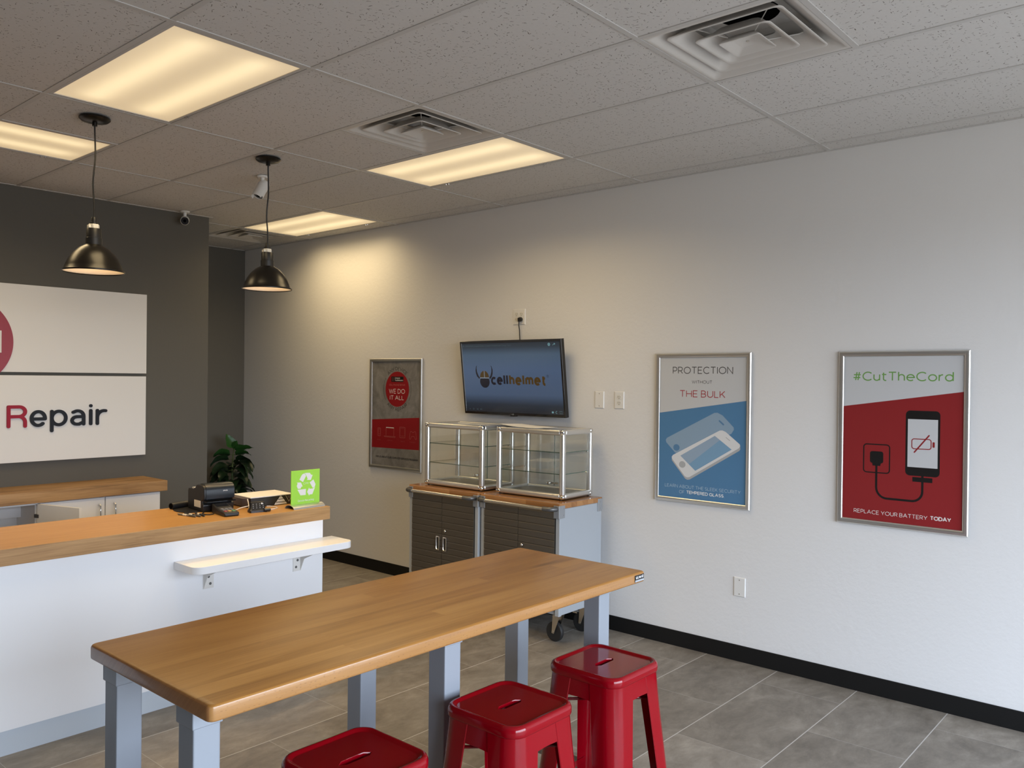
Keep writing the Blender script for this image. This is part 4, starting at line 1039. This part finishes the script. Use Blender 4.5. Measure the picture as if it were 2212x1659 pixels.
# ------------------------------------------------------------------ countertop glass display cases
def case(loc, rz, W_, label):
    t = thing('display_case', label, 'display case', loc, rz, 'glass countertop display cases')
    D_, H_ = .360, .458; b_ = .037; z0 = .005
    for x in (.02, D_-.02):
        for y in (.03, W_-.03):
            f = MB(); f.lathe([(0, 0), (.008, 0), (.009, .006), (0, .006)], c=(x, y, 0), n=14); f.build('case_foot', M['rubber'], t)
    for x in (0, D_-b_):
        for y in (0, W_-b_):
            p = MB(); p.box(x, x+b_, y, y+b_, z0+.020, H_-.020); p.build('case_post', M['alu'], t, bevel=.014, seg=4, smooth=50)
            for z in (z0, H_-.030):
                k = MB(); k.box(x-.0008, x+b_+.0008, y-.0008, y+b_+.0008, z, z+.030); k.build('corner_cap', M['chrome'], t, bevel=.0125, seg=4, smooth=50)
    for nm_, za in (('case_bottom_rail', z0), ('case_top_rail', H_-b_)):
        for q in ((.0006, b_, b_-.006, W_-b_+.006), (D_-b_, D_-.0006, b_-.006, W_-b_+.006)):
            r = MB(); r.box(*q, za+.001, za+b_-.001); r.build(nm_, M['alu'], t, bevel=.011, seg=4, smooth=50)
        for q in ((b_-.006, D_-b_+.006, .0006, b_), (b_-.006, D_-b_+.006, W_-b_, W_-.0006)):
            r = MB(); r.box(*q, za+.001, za+b_-.001); r.build(nm_, M['alu'], t, bevel=.011, seg=4, smooth=50)
    p = MB(); p.box(b_-.01, D_-b_+.01, b_-.01, W_-b_+.01, z0+.012, z0+.020); p.build('case_floor', pmat('gray_case_floor', (.16, .155, .145, 1), .5) if 'case_floor_m' not in M else M['case_floor_m'], t, smooth=0)
    g_ = .004
    def pane(nm_, *q):
        a = MB(); a.box(*q); return a.build(nm_, M['glass'], t, smooth=0)
    zl, zh = z0+b_-.006, H_-b_+.006
    pane('glass_pane', .012, .012+g_, b_-.006, W_-b_+.006, zl, zh)
    pane('glass_pane', b_-.006, D_-b_+.006, .012, .012+g_, zl, zh)
    pane('glass_pane', b_-.006, D_-b_+.006, W_-.012-g_, W_-.012, zl, zh)
    pane('glass_top', b_-.006, D_-b_+.006, b_-.006, W_-b_+.006, H_-.010, H_-.004)
    pane('sliding_door', D_-.014, D_-.014+g_, b_-.006, W_*.56, zl, zh)
    pane('sliding_door', D_-.026, D_-.026+g_, W_*.44, W_-b_+.006, zl, zh)
    for i, y in enumerate((W_*.56, W_*.44)):
        e2 = MB(); x = D_-.0145 if i == 0 else D_-.0265; e2.box(x, x+.005, y-.0015, y+.0015, zl, zh); e2.build('door_glass_edge', M['glass_edge'], t, smooth=0)
    for fz in (.165, .306):
        s_ = MB(); s_.box(.020, D_-.034, .020, W_-.020, fz, fz+.005); so = s_.build('glass_shelf', M['glass'], t, smooth=0)
        ed = MB()
        ed.box(.0185, .020, .020, W_-.020, fz, fz+.005); ed.box(.020, D_-.034, .0185, .020, fz, fz+.005); ed.box(.020, D_-.034, W_-.020, W_-.0185, fz, fz+.005); ed.build('shelf_edge', M['glass_edge'], so, smooth=0)
        for x in (.035, D_-.05):
            for y in (.016, W_-.030):
                c = MB(); c.box(x-.006, x+.006, y, y+.014, fz-.009, fz-.0005); c.build('shelf_clip', M['chrome'], so, bevel=.002, smooth=0)
    lk = MB(); yl = W_*.56+.02
    lk.box(D_-.036, D_-.028, yl-.07, yl+.03, zl+.020, zl+.032); lk.lathe([(0, -.034), (.010, -.033), (.012, -.026), (.012, 0)], c=(D_-.030, yl, zl+.026), n=18, axis='x'); lk.build('case_lock', M['chrome'], t, smooth=40)
    return t
M['case_floor_m'] = pmat('gray_case_floor', (.16, .155, .145, 1), .5)
ZK = .868+.034
case((-.478, 4.638, ZK), 0.012, .578, 'left glass display case, farther from the camera, beside the gray poster')
case((-.425, 3.970, ZK), 0.05, .565, 'right glass display case, nearer the camera, with a white flyer on top')
t = MB(); pts = []
fl = []
for i in range(9):
    u = i/8; row_ = []
    for j in range(5):
        v = j/4; row_.append((-.415+.20*v+.035*u, 4.215+.35*u-.03*v, ZK+.4590+.012*max(0, u-.35)**2*2.5*(1-v*.4)))
    fl.append(row_)
t = MB()
vs_ = [p for r in fl for p in r]; m0 = len(vs_); vs_ += [(x, y, z+.0012) for x, y, z in vs_]
fs_ = []
for i in range(8):
    for j in range(4):
        a = i*5+j; fs_ += [(a, a+1, a+6, a+5), (m0+a+5, m0+a+6, m0+a+1, m0+a)]
bnd = [(0, j) for j in range(5)]+[(i, 4) for i in range(1, 9)]+[(8, j) for j in (3, 2, 1, 0)]+[(i, 0) for i in range(7, 0, -1)]
ids = [i*5+j for i, j in bnd]
for a, b2 in zip(ids, ids[1:]+ids[:1]): fs_.append((b2, a, m0+a, m0+b2))
t.add(vs_, fs_); tag(t.build('paper_flyer', pmat('white_paper', (.78, .77, .74, 1), .7)), 'white paper flyer lying on top of the right glass display case', 'paper')

# ------------------------------------------------------------------ service counter
CY, CZ = 4.735, .9235
M['kick'] = pmat('brushed_kick_strip', (.56, .62, .68, 1), .45, metal=.15)
t = thing('service_counter', 'long white front panel counter with a gray kick strip, wall shelf fixed to it', 'counter', (-3.1, 4.975, 0))
b = MB(); b.box(-4.75, -1.706, 4.775, 4.795, .112, .849); b.box(-4.75, -1.706, 4.795, 5.20, .10, .118); b.box(-1.724, -1.706, 4.795, 5.20, .118, .849); b.box(-4.75, -4.73, 4.795, 5.20, .118, .849); b.box(-3.2, -3.18, 4.795, 5.20, .118, .849)
b.build('counter_body', M['white_lam'], t, W=True, smooth=0)
k = MB(); k.box(-4.75, -1.712, 4.783, 4.80, 0, .112); k.box(-1.73, -1.712, 4.80, 5.15, 0, .10); k.build('kick_strip', M['kick'], t, W=True, smooth=0)
o_ = MB(); o_.box(-4.85, -1.684, CY, 5.328, .849, CZ, 1)
for i, f in enumerate(o_.f): pass
top = o_.build('service_worktop', [M['oak_top'], M['oak']], None, bevel=.0012, seg=1, smooth=0)
for p in top.data.polygons:
    if p.normal.z > .5: p.material_index = 0
tag(top, 'long oak laminate countertop of the white service counter, carrying the receipt printer', 'countertop')
br_ = MB(); br_.box(-1.7055, -1.690, 4.80, 4.83, .800, .849); br_.box(-1.7055, -1.700, 4.79, 4.84, .775, .8485)
tag(br_.build('support_bracket', M['white_plastic'], None, bevel=.0015, seg=1, smooth=0), 'small white bracket under the right end of the oak countertop', 'bracket')

# white laminate shelf on brackets
t = thing('ledge_shelf', 'narrow white shelf with rounded front corners bracketed to the white counter front', 'shelf', (-2.13, 4.775, .70))
p = rrect(-2.622, -1.650, 4.555, 4.775, .002, 1)
p = [(-2.622, 4.775)] + arc(-2.622+.055, 4.555+.055, .055, .055, 180, 270, 8) + arc(-1.642-.055, 4.555+.055, .055, .055, 270, 360, 8) + [(-1.642, 4.775)]
s_ = MB(); s_.prism(p, .700, .738); s_.build('shelf_board', M['white_lam'], t, W=True, bevel=.0015, seg=1, smooth=40)
for bx_ in (-2.458, -1.862):
    k = MB(); pa, pb = (-.004, .055) if bx_ < -2 else (-.050, .004)
    k.box(bx_+pa, bx_+pb, 4.7715, 4.7748, .568, .700); k.box(bx_+pa, bx_+pb, 4.60, 4.7715, .6965, .700)
    k.add([(bx_-.0015, 4.7715, .570), (bx_+.0015, 4.7715, .570), (bx_-.0015, 4.7715, .6965), (bx_+.0015, 4.7715, .6965), (bx_-.0015, 4.603, .6965), (bx_+.0015, 4.603, .6965), (bx_-.0015, 4.735, .640), (bx_+.0015, 4.735, .640)],
          [(0, 2, 4, 6), (1, 7, 5, 3), (0, 6, 7, 1), (6, 4, 5, 7), (2, 3, 5, 4), (0, 1, 3, 2)])
    ko = k.build('shelf_bracket', M['white_plastic'], t, W=True, smooth=0)
    for dx, z in ((.036, .668), (.026, .630), (.036, .592)) if bx_ < -2 else ((-.030, .668), (-.020, .630), (-.030, .592)):
        c = MB(); c.lathe([(0, -.004), (.0060, -.003), (.0075, 0)], c=(bx_+dx, 4.7715, z), n=12, axis='y')
        c.v = [(x-t.location.x, y-t.location.y, z_-t.location.z) for x, y, z_ in c.v]
        c.build('bracket_screw', M['gunmetal'], ko)

# ------------------------------------------------------------------ back counter against the gray wall
BY = 6.72
o_ = MB(); o_.box(-4.75, -1.706, 6.692, YG-.001, .829, .905)
tag(o_.build('back_worktop', M['oak'], None, bevel=.0012, seg=1, smooth=0), 'oak worktop on white cupboards against the gray wall, below the sign boards', 'worktop')
def pull(par, x, y, z0, z1, ang=0):
    h = MB(); h.tube([(x, y, z1), (x, y-.026, z1), (x, y-.032, z1-.006), (x, y-.032, z0+.006), (x, y-.026, z0), (x, y, z0)], .0052, 10); return h.build('door_handle', M['chrome'], par, W=True)
t = thing('base_cupboard', 'white base cupboard with two closed doors, right end of the back counter', 'cupboard', (-2.155, 6.9, 0), 0, 'white base cupboards behind the counter')
b = MB(); b.box(-2.572, -2.554, 6.740, YG-.002, .09, .829); b.box(-1.766, -1.748, 6.740, YG-.002, .09, .829); b.box(-2.554, -1.766, 6.740, YG-.002, .09, .108); b.box(-2.554, -1.766, YG-.012, YG-.002, .108, .829); b.box(-2.554, -1.766, 6.742, 6.76, .812, .829); b.box(-2.572, -1.748, 6.79, YG-.02, 0, .09)
b.build('cupboard_body', M['white_lam'], t, W=True, smooth=0)
for x0, x1, hx in ((-2.570, -2.148, -2.190), (-2.142, -1.749, -2.086)):
    d = MB(); d.box(x0, x1, 6.720, 6.739, .10, .821); do = d.build('cupboard_door', M['white_lam'], t, W=True, bevel=.001, seg=1, smooth=0)
    do2 = do; h = MB(); h.tube([(hx-t.location.x, 6.72-t.location.y, .775), (hx-t.location.x, 6.694-t.location.y, .775), (hx-t.location.x, 6.688-t.location.y, .768), (hx-t.location.x, 6.688-t.location.y, .652), (hx-t.location.x, 6.694-t.location.y, .645), (hx-t.location.x, 6.72-t.location.y, .645)], .0055, 10); h.build('door_handle', M['chrome'], do)
t = thing('base_cupboard', 'white base cupboard with its right door standing open, left of the closed pair', 'cupboard', (-3.0, 6.9, 0), 0, 'white base cupboards behind the counter')
b = MB(); b.box(-3.40, -3.382, 6.740, YG-.002, .09, .829); b.box(-2.594, -2.576, 6.740, YG-.002, .09, .829); b.box(-3.382, -2.594, 6.740, YG-.002, .09, .108); b.box(-3.382, -2.594, YG-.012, YG-.002, .108, .829); b.box(-3.382, -2.594, 6.742, 6.76, .812, .829); b.box(-3.40, -2.576, 6.79, YG-.02, 0, .09)
b.box(-3.382, -2.594, 7.0, 7.018, .70, .812)
b.build('cupboard_body', M['white_lam'], t, W=True, smooth=0)
s_ = MB(); s_.box(-3.382, -2.594, 6.80, YG-.012, .45, .468); s_.build('cupboard_shelf', M['white_lam'], t, W=True, smooth=0)
d = MB(); d.box(-3.398, -2.99, 6.720, 6.739, .10, .821); d.build('cupboard_door', M['white_lam'], t, W=True, bevel=.001, seg=1, smooth=0)
hx0, hy0 = -2.575, 6.712; a_ = math.radians(-72.5)     # open door swings about its right edge
ux_, uy_ = math.cos(a_), math.sin(a_)
d = MB().frame((hx0, hy0, 0), (ux_, uy_, 0), (0, 0, 1), (-uy_, ux_, 0)); d.prism([(0, .10), (.395, .10), (.395, .821), (0, .821)], -.018, 0)
do = d.build('cupboard_door', M['white_lam'], t, W=True, smooth=0); do['label'] = 'cupboard door swung open'
h = MB(); X_ = lambda u, v, z: (hx0+ux_*u+uy_*-v*-1*0 + (-uy_)*v - t.location.x, hy0+uy_*u+ux_*v - t.location.y, z)
h.tube([X_(.355, 0, .640), X_(.355, .026, .640), X_(.355, .032, .633), X_(.355, .032, .517), X_(.355, .026, .510), X_(.355, 0, .510)], .0055, 10); h.build('door_handle', M['chrome'], do)
h = MB(); h.lathe([(.0175, 0), (.0175, .003), (0, .004)], c=(0, 0, 0), n=14); 
hg = MB(); 
hg.v = []; hg.box(.010, .055, -.010, 0, .715, .765); hg.box(-.03, .016, -.020, -.004, .728, .752)
hg.v = [X_(x, y, z) for x, y, z in hg.v]; hg.build('door_hinge', M['gunmetal'], do, bevel=.002, seg=1, smooth=0)

# ------------------------------------------------------------------ things on the counter
# receipt printer
ps = [(5.040, 0), (5.036, .035), (5.050, .050), (5.050, .060), (5.030, .066), (5.026, .085), (5.026, .118), (5.032, .136), (5.046, .147), (5.100, .149), (5.120, .146), (5.140, .125), (5.225, .118), (5.232, .10), (5.232, 0)]
t = thing('receipt_printer', 'black receipt printer on the oak countertop behind the card terminal', 'printer', (-2.222, 5.13, CZ+.0037), math.radians(-4))
L = lambda y: y-5.13
b = MB(); b.loft([[(-.092, L(y), z) for y, z in ps], [(.092, L(y), z) for y, z in ps]][::-1]); b.build('printer_body', M['black'], t, bevel=.004, seg=2, smooth=40)
c = MB(); c.loft([[(x, L(y), z) for y, z in ((5.0248, .068), (5.0225, .086), (5.0225, .117), (5.0285, .1365), (5.045, .1495), (5.098, .1515), (5.098, .146), (5.05, .144), (5.03, .112), (5.03, .070))] for x in (.086, -.078)]); c.build('printer_cover', pmat('printer_cover_navy', (.012, .016, .022, 1), .28), t, smooth=40)
c = MB().frame((0, L(5.0221), 0), (1, 0, 0), (0, 0, 1), (0, -1, 0)); c.text('EPSON', .020, .046, .108, .0065, .0011, .0003); c.build('printer_logo', M['white_plastic'], t, smooth=0)
c = MB(); c.box(-.0935, -.092, L(5.065), L(5.145), .020, .058); c.build('printer_sticker', M['ivory'], t, smooth=0)
c = MB(); c.box(-.0925, -.07, L(5.150), L(5.175), .1165, .1270); c.build('printer_latch', M['silver'], t, bevel=.002, seg=1, smooth=0)
c = MB(); c.box(-.085, .085, L(5.000), L(5.045), .052, .058); c.build('paper_slot_tray', M['black_gloss'], t, smooth=0)
# payment terminal
t = thing('card_terminal', 'small black card payment terminal with coloured keys, in front of the receipt printer', 'card reader', (-2.262, 4.905, CZ), math.radians(-8))
b = MB(); pr = [(-.085, 0), (-.092, .008), (-.088, .022), (-.02, .030), (.03, .040), (.088, .052), (.092, .046), (.092, 0)]
b.loft([[(-.042, y, z) for y, z in pr], [(.042, y, z) for y, z in pr]][::-1]); b.build('terminal_body', M['black'], t, bevel=.005, seg=2, smooth=40)
c = MB(); c.add([(-.034, .032, .0414), (.034, .032, .0414), (.034, .082, .0515), (-.034, .082, .0515)], [(0, 1, 2, 3)]); c.build('terminal_screen', M['black_gloss'], t, smooth=0)
KC = [pmat('key_red', (.30, .05, .04, 1), .5), pmat('key_amber', (.52, .27, .06, 1), .5), pmat('key_green', (.12, .26, .08, 1), .5), pmat('key_gray', (.14, .14, .15, 1), .5)]
for i in range(3):
    for j in range(3):
        x, y = -.022+.022*i, -.058+.026*j; z = .022+(y+.088)*.118
        c = MB(); c.box(x-.009, x+.009, y-.009, y+.009, z-.004, z+.0035); c.build('terminal_key', KC[i] if j == 0 else (KC[3] if j > 0 and i != 1 else KC[3]), t, bevel=.002, seg=1, smooth=0)
c = MB(); c.box(-.036, .036, -.0935, -.088, .006, .012); c.build('card_slot', M['slot'], t, smooth=0)
cbl = MB(); cbl.tube([(-2.316, 4.93, CZ+.006), (-2.345, 4.925, CZ+.005), (-2.365, 4.945, CZ+.005), (-2.355, 4.985, CZ+.005), (-2.325, 5.02, CZ+.006)], .0032, 8)
tag(cbl.build('terminal_cable', M['black']), 'thin black cable looping out of the left side of the card terminal', 'cable')
# pens
for i, (a, b2, lab) in enumerate((((-2.452, 5.068), (-2.428, 4.920), 'gray marker pen lying nearest the counter edge, left of the printer'), ((-2.420, 5.055), (-2.404, 4.912), 'black marker pen lying parallel beside the gray one'), ((-2.372, 5.030), (-2.386, 4.905), 'darkest pen of the three, closest to the printer'))):
    A, B = Vector((*a, CZ+.0055)), Vector((*b2, CZ+.0055)); d_ = (B-A)
    t = thing('marker_pen', lab, 'pen', tuple(A), 0, 'pens on the counter')
    p = MB(); p.tube([A, A+d_*.04, A+d_*.64, A+d_*.65], [.0035, .0052, .0055, .0045], 12); p.build('pen_barrel', [pmat('pen_gray', (.20, .185, .15, 1), .5), M['black'], M['black']][i], t, W=True)
    c = MB(); c.tube([A+d_*.62, A+d_*.64, A+d_*.97, B], [.0054, .0055, .0050, .0030], 12); c.build('pen_cap', [M['gunmetal'], M['gunmetal'], M['black']][i], t, W=True)
    c = MB(); c.tube([A+d_*.30, A+d_*.52], .0057, 12); c.build('pen_label', M['ivory'], t, W=True)
# mat and roll
m_ = MB().frame((-2.262, 5.165, CZ), (1, 0, 0), (0, 1, 0), (0, 0, 1)); m_.prism([(x, y) for x, y in circ(0, 0, .150, 40, .155) if y > -.105], .0003, .0035)
tag(m_.build('counter_mat', M['black'], smooth=0), 'thin dark round mat under the receipt printer', 'mat')
t = thing('mailing_tube', 'black cylinder lying on the counter behind the printer, red at its right end', 'tube', (-2.27, 5.30, CZ))
r = MB(); A, B = Vector((-2.392, 5.268, CZ+.019)), Vector((-2.185, 5.318, CZ+.019)); r.tube([A, B], .0185, 24); r.build('tube_body', M['black'], t, W=True)
r = MB(); d_ = (A-B).normalized(); r.tube([A, A+d_*.0008], .0145, 20); r.build('tube_opening', M['dark'], t, W=True)
r = MB(); r.tube([B-d_*.0+d_*.02, B-d_*.018], .0195, 20); r.build('tube_cap', M['red'], t, W=True)
# ream of paper
t = thing('paper_ream', 'open ream of white paper in a black wrapper, between the printer and green sign', 'paper', (-1.905, 5.10, CZ), math.radians(-3))
b = MB(); b.box(-.140, .140, -.110, .108, 0, .056); b.build('ream_wrapper', M['black'], t, bevel=.002, seg=1, smooth=0)
p = MB(); p.box(-.1405, .1405, -.1105, .1085, .0555, .060); p.build('top_sheet', M['sign_white'], t, smooth=0)
e2 = MB(); e2.add([(-.142, -.098, .002), (-.142, .10, .002), (-.142, .10, .054), (-.142, -.098, .054), (-.160, -.05, .006), (-.160, .09, .006), (-.160, .09, .050), (-.160, -.05, .050)], [(3,2,1,0), (4,5,6,7), (0,1,5,4), (1,2,6,5), (2,3,7,6), (3,0,4,7)]); e2.build('wrapper_fold', pmat('wrapper_gray', (.10, .085, .09, 1), .45), t, smooth=0)
f = MB().frame((0, -.1102, 0), (1, 0, 0), (0, 0, 1), (0, -1, 0)); f.flat([(.012, .004), (.098, .004), (.058, .053), (.052, .053)], .0002, 0)
f.flat([(.050, .046), (.060, .046), (.055, .052)], .0003, 1); f.stroke([(.038, .034), (.072, .034)], .004, .0003, 1)
for a in range(7): f.stroke([(.027+a*.009, .012), (.031+a*.009, .022)], .0045, .0003, 1)
f.stroke([(.088, .052), (.110, .016), (.132, .052)], .0018, .0002, 0); f.stroke([(.100, .046), (.124, .046)], .0035, .0002, 2); f.stroke([(.104, .038), (.120, .038)], .003, .0002, 2)
f.build('ream_print', [M['sign_white'], M['black'], pmat('mauve_print', (.19, .15, .17, 1), .5)], t, smooth=0)
# small black device and its white cable
t = thing('cable_hub', 'small black dotted device with a white cable, in front of the paper ream', 'device', (-2.098, 4.852, CZ), math.radians(-12))
b = MB(); b.loft([[(x, y, z) for x, y in rrect(-w_, w_, -d0, d0, .008, 3)] for w_, d0, z in ((.048, .026, 0), (.048, .026, .012), (.043, .020, .020), (.040, .010, .056), (.036, .006, .060))]); b.build('hub_body', M['black'], t, smooth=30)
b = MB(); b.tube([(.030, -.028, .012), (.066, -.026, .012)], .0095, 14); b.build('hub_roller', M['black_gloss'], t)
random.seed(4)
for i in range(4):
    for j in range(3):
        x, z = -.028+.019*i, .026+.010*j; y = -.0195+(z-.020)*.278; dt = MB(); dt.lathe([(0, -.0022), (.0026, -.0012), (.003, 0.001)], c=(x, y, z), n=8, axis='y')
        dt.build('hub_button', [M['silver_dk']], t)
b = MB(); b.lathe([(0, -.004), (.0045, -.003), (.005, 0)], c=(.022, -.0125, .048), n=10, axis='y'); b.build('hub_light', M['white_plastic'], t)
t = thing('charging_cable', 'white charging cable looping around the small black device and paper ream', 'cable', (-2.1, 4.9, CZ)); WC = pmat('white_cable', (.72, .69, .64, 1), .45)
z = CZ+.003
cw = MB(); cw.tube([(-2.20, 4.965, z), (-2.185, 4.93, CZ+.012), (-2.165, 4.905, CZ+.026), (-2.138, 4.893, CZ+.031), (-2.118, 4.888, CZ+.034)], .0025, 8)
cw.build('cable_run', WC, t, W=True)
cw = MB(); cw.tube([(-2.050, 4.885, z), (-2.035, 4.868, z), (-1.985, 4.865, z), (-1.945, 4.885, z), (-1.930, 4.925, z), (-1.940, 4.965, z), (-1.955, 4.980, z)], .0025, 8)
cw.build('cable_run', WC, t, W=True)
cw = MB(); cw.tube([(-2.075, 4.99, CZ+.055), (-2.085, 4.965, CZ+.040), (-2.092, 4.945, CZ+.012), (-2.085, 4.925, z)], .0025, 8)
cw.build('cable_run', WC, t, W=True)
# recycling sign
t = thing('counter_sign', 'green recycling sign standing in a curved silver base at the counter end', 'sign', (-1.807, 4.81, CZ), math.radians(0))
b = MB(); pr = [(.046*math.cos(a_), .0225*math.sin(a_)) for a_ in [PI*i/14 for i in range(15)]]; pi2 = [(.0435*math.cos(a_), .0200*math.sin(a_)) for a_ in [PI*i/14 for i in range(14, -1, -1)]]
b.loft([[(x, y, z+.0002) for y, z in pr+pi2] for x in (-.108, .108)]); b.build('sign_base', M['alu'], t, smooth=40)
f = MB().frame((-.0985, -.0035, .0215), (1, 0, 0), (0, 0, 1), (0, -1, 0)); f.prism([(0, 0), (.197, 0), (.197, .197), (0, .197)], -.006, 0); f.build('sign_panel', [pmat('lime_green_acrylic', (.36, .72, .065, 1), .3)], t, bevel=.0008, seg=1, smooth=0)
f = MB().frame((-.0985, -.0037, .0215), (1, 0, 0), (0, 0, 1), (0, -1, 0))
RP = [[(0.278,0.726),(0.347,0.839),(0.378,0.878),(0.435,0.899),(0.478,0.874),(0.512,0.822),(0.402,0.648)],
 [(0.445,0.906),(0.525,0.909),(0.642,0.903),(0.69,0.842),(0.742,0.832),(0.681,0.687),(0.531,0.7),(0.569,0.72),(0.524,0.824),(0.490,0.877)],
 [(0.637,0.616),(0.769,0.694),(0.849,0.55),(0.825,0.475),(0.754,0.438)],
 [(0.836,0.467),(0.739,0.257),(0.636,0.254),(0.628,0.215),(0.55,0.344),(0.625,0.471),(0.632,0.427),(0.754,0.424)],
 [(0.511,0.435),(0.502,0.256),(0.32,0.259),(0.213,0.437),(0.278,0.433)],
 [(0.184,0.648),(0.331,0.643),(0.395,0.518),(0.353,0.517),(0.319,0.456),(0.226,0.461),(0.188,0.546),(0.216,0.623)]]
for pl in RP: f.flat([(a*.197, b2*.197) for a, b2 in pl], .0, 0)
f.text('CPR', .417*.197, .600*.197, .572*.197, .0115, .0011, .0, 0); f.text('Device Recycling', .233*.197, .79*.197, .072*.197, .0115, .0013, .0, 0)
f.build('recycling_print', M['sign_white'], t, smooth=0)

# ------------------------------------------------------------------ potted plant in the alcove
PX, PY = -.335, 8.12
t = thing('potted_plant', 'leafy dark green potted plant in the alcove corner, half hidden behind the counter', 'plant', (PX, PY, 0))
b = MB(); b.lathe([(0, 0), (.10, 0), (.115, .02), (.145, .25), (.150, .26), (.150, .275), (.135, .275), (.130, .25), (0, .245)], n=36); b.build('plant_pot', M['gunmetal'], t)
b = MB(); b.lathe([(.132, .247), (.06, .256), (0, .26)], n=24); b.build('potting_soil', pmat('soil', (.02, .014, .01, 1), .9), t)
rv = Vector((.657, -.754, 0)); cv = Vector((-.754, -.657, 0))   # sideways and toward the room
stem = MB(); lf = MB()
SP = [Vector((0, 0, .25)), Vector((.01, .01, .5)), Vector((-.01, 0, .75)), Vector((.0, .0, .90)), Vector((.01, .0, .99))]
stem.tube([tuple(p) for p in SP], [.013, .011, .009, .007, .004], 10)
def leaf(base, side, tow, rise, L_, wd, droop, roll=0.0):
    """side / toward-room / rise make the starting direction"""
    d = (rv*side + cv*tow + Vector((0, 0, rise))).normalized(); p = base.copy(); n = 9; mid = []; step = L_/n
    for i in range(n+1):
        mid.append(p.copy()); p = p + d*step; d = (d + Vector((0, 0, -droop*(0.4+i/n)))).normalized()
    rows = []
    for i, c in enumerate(mid):
        u_ = i/n; tg_ = (mid[min(i+1, n)]-mid[max(i-1, 0)]).normalized()
        sd = tg_.cross(Vector((0, 0, 1)));
        if sd.length < 1e-3: sd = rv.copy()
        sd.normalize(); nm = sd.cross(tg_).normalized()
        sd = (sd*math.cos(roll)+nm*math.sin(roll)); nm = sd.cross(tg_).normalized()
        w_ = wd*(math.sin(PI*min(1, u_**.62*1.0))**.9 if u_ < 1 else 0)*(1-.15*u_)+.0006
        wav = .012*math.sin(i*1.7)
        rows.append([c - sd*w_ + nm*(w_*.28+wav*.4), c - sd*w_*.5 + nm*w_*.05, c - nm*w_*.10, c + sd*w_*.5 + nm*w_*.05, c + sd*w_ + nm*(w_*.28-wav*.4)])
    o = len(lf.v); th = .0012
    vs_ = [tuple(q) for r in rows for q in r]; m0 = len(vs_)
    vs_ += [(x, y, z-th) for x, y, z in vs_]; fs_ = []
    for i in range(n):
        for j in range(4):
            a = i*5+j; fs_ += [(a, a+1, a+6, a+5), (m0+a+5, m0+a+6, m0+a+1, m0+a)]
    lf.add(vs_, fs_)
def pet(base, tip): stem.tube([tuple(base), tuple((base+tip)/2+Vector((0, 0, .01))), tuple(tip)], .003, 6)
def L_(z, side, tow, rise, ln, wd, droop, roll=0.0, out=.05):
    base = Vector((0, 0, z)); d = (rv*side + cv*tow + Vector((0, 0, rise))).normalized(); tip = base + d*out; pet(base, tip); leaf(tip, side, tow, rise, ln, wd, droop, roll)
L_(.97, -.42, .1, 1.0, .155, .058, .03, .9, .01); L_(.965, .30, .25, .55, .10, .040, .0, .9, .01)
L_(.955, 1.0, .25, .30, .21, .044, .06, .75, .02); L_(.90, 1.0, .25, .45, .18, .048, .16, .6, .03)
L_(.90, -1.0, .2, .40, .17, .060, .20, -.7, .03); L_(.86, -1.0, .45, .20, .20, .066, .24, -.5, .04)
L_(.84, .8, .35, .40, .27, .048, .30, .5, .04); L_(.81, .7, .6, .35, .28, .052, .34, .4, .04)
random.seed(11)
for i in range(26):
    z = .80 - i*.0135; az = i*2.4 + random.uniform(-.3, .3); sd, tw = math.cos(az), math.sin(az)*.8+.25
    L_(z, sd, tw, random.uniform(.25, .55), random.uniform(.19, .25)*(1-.12*max(sd, 0)), random.uniform(.058, .074), random.uniform(.26, .40), -sd*.35, .04)
stem.build('plant_stem', pmat('plant_stem_green', (.06, .085, .02, 1), .6), t)
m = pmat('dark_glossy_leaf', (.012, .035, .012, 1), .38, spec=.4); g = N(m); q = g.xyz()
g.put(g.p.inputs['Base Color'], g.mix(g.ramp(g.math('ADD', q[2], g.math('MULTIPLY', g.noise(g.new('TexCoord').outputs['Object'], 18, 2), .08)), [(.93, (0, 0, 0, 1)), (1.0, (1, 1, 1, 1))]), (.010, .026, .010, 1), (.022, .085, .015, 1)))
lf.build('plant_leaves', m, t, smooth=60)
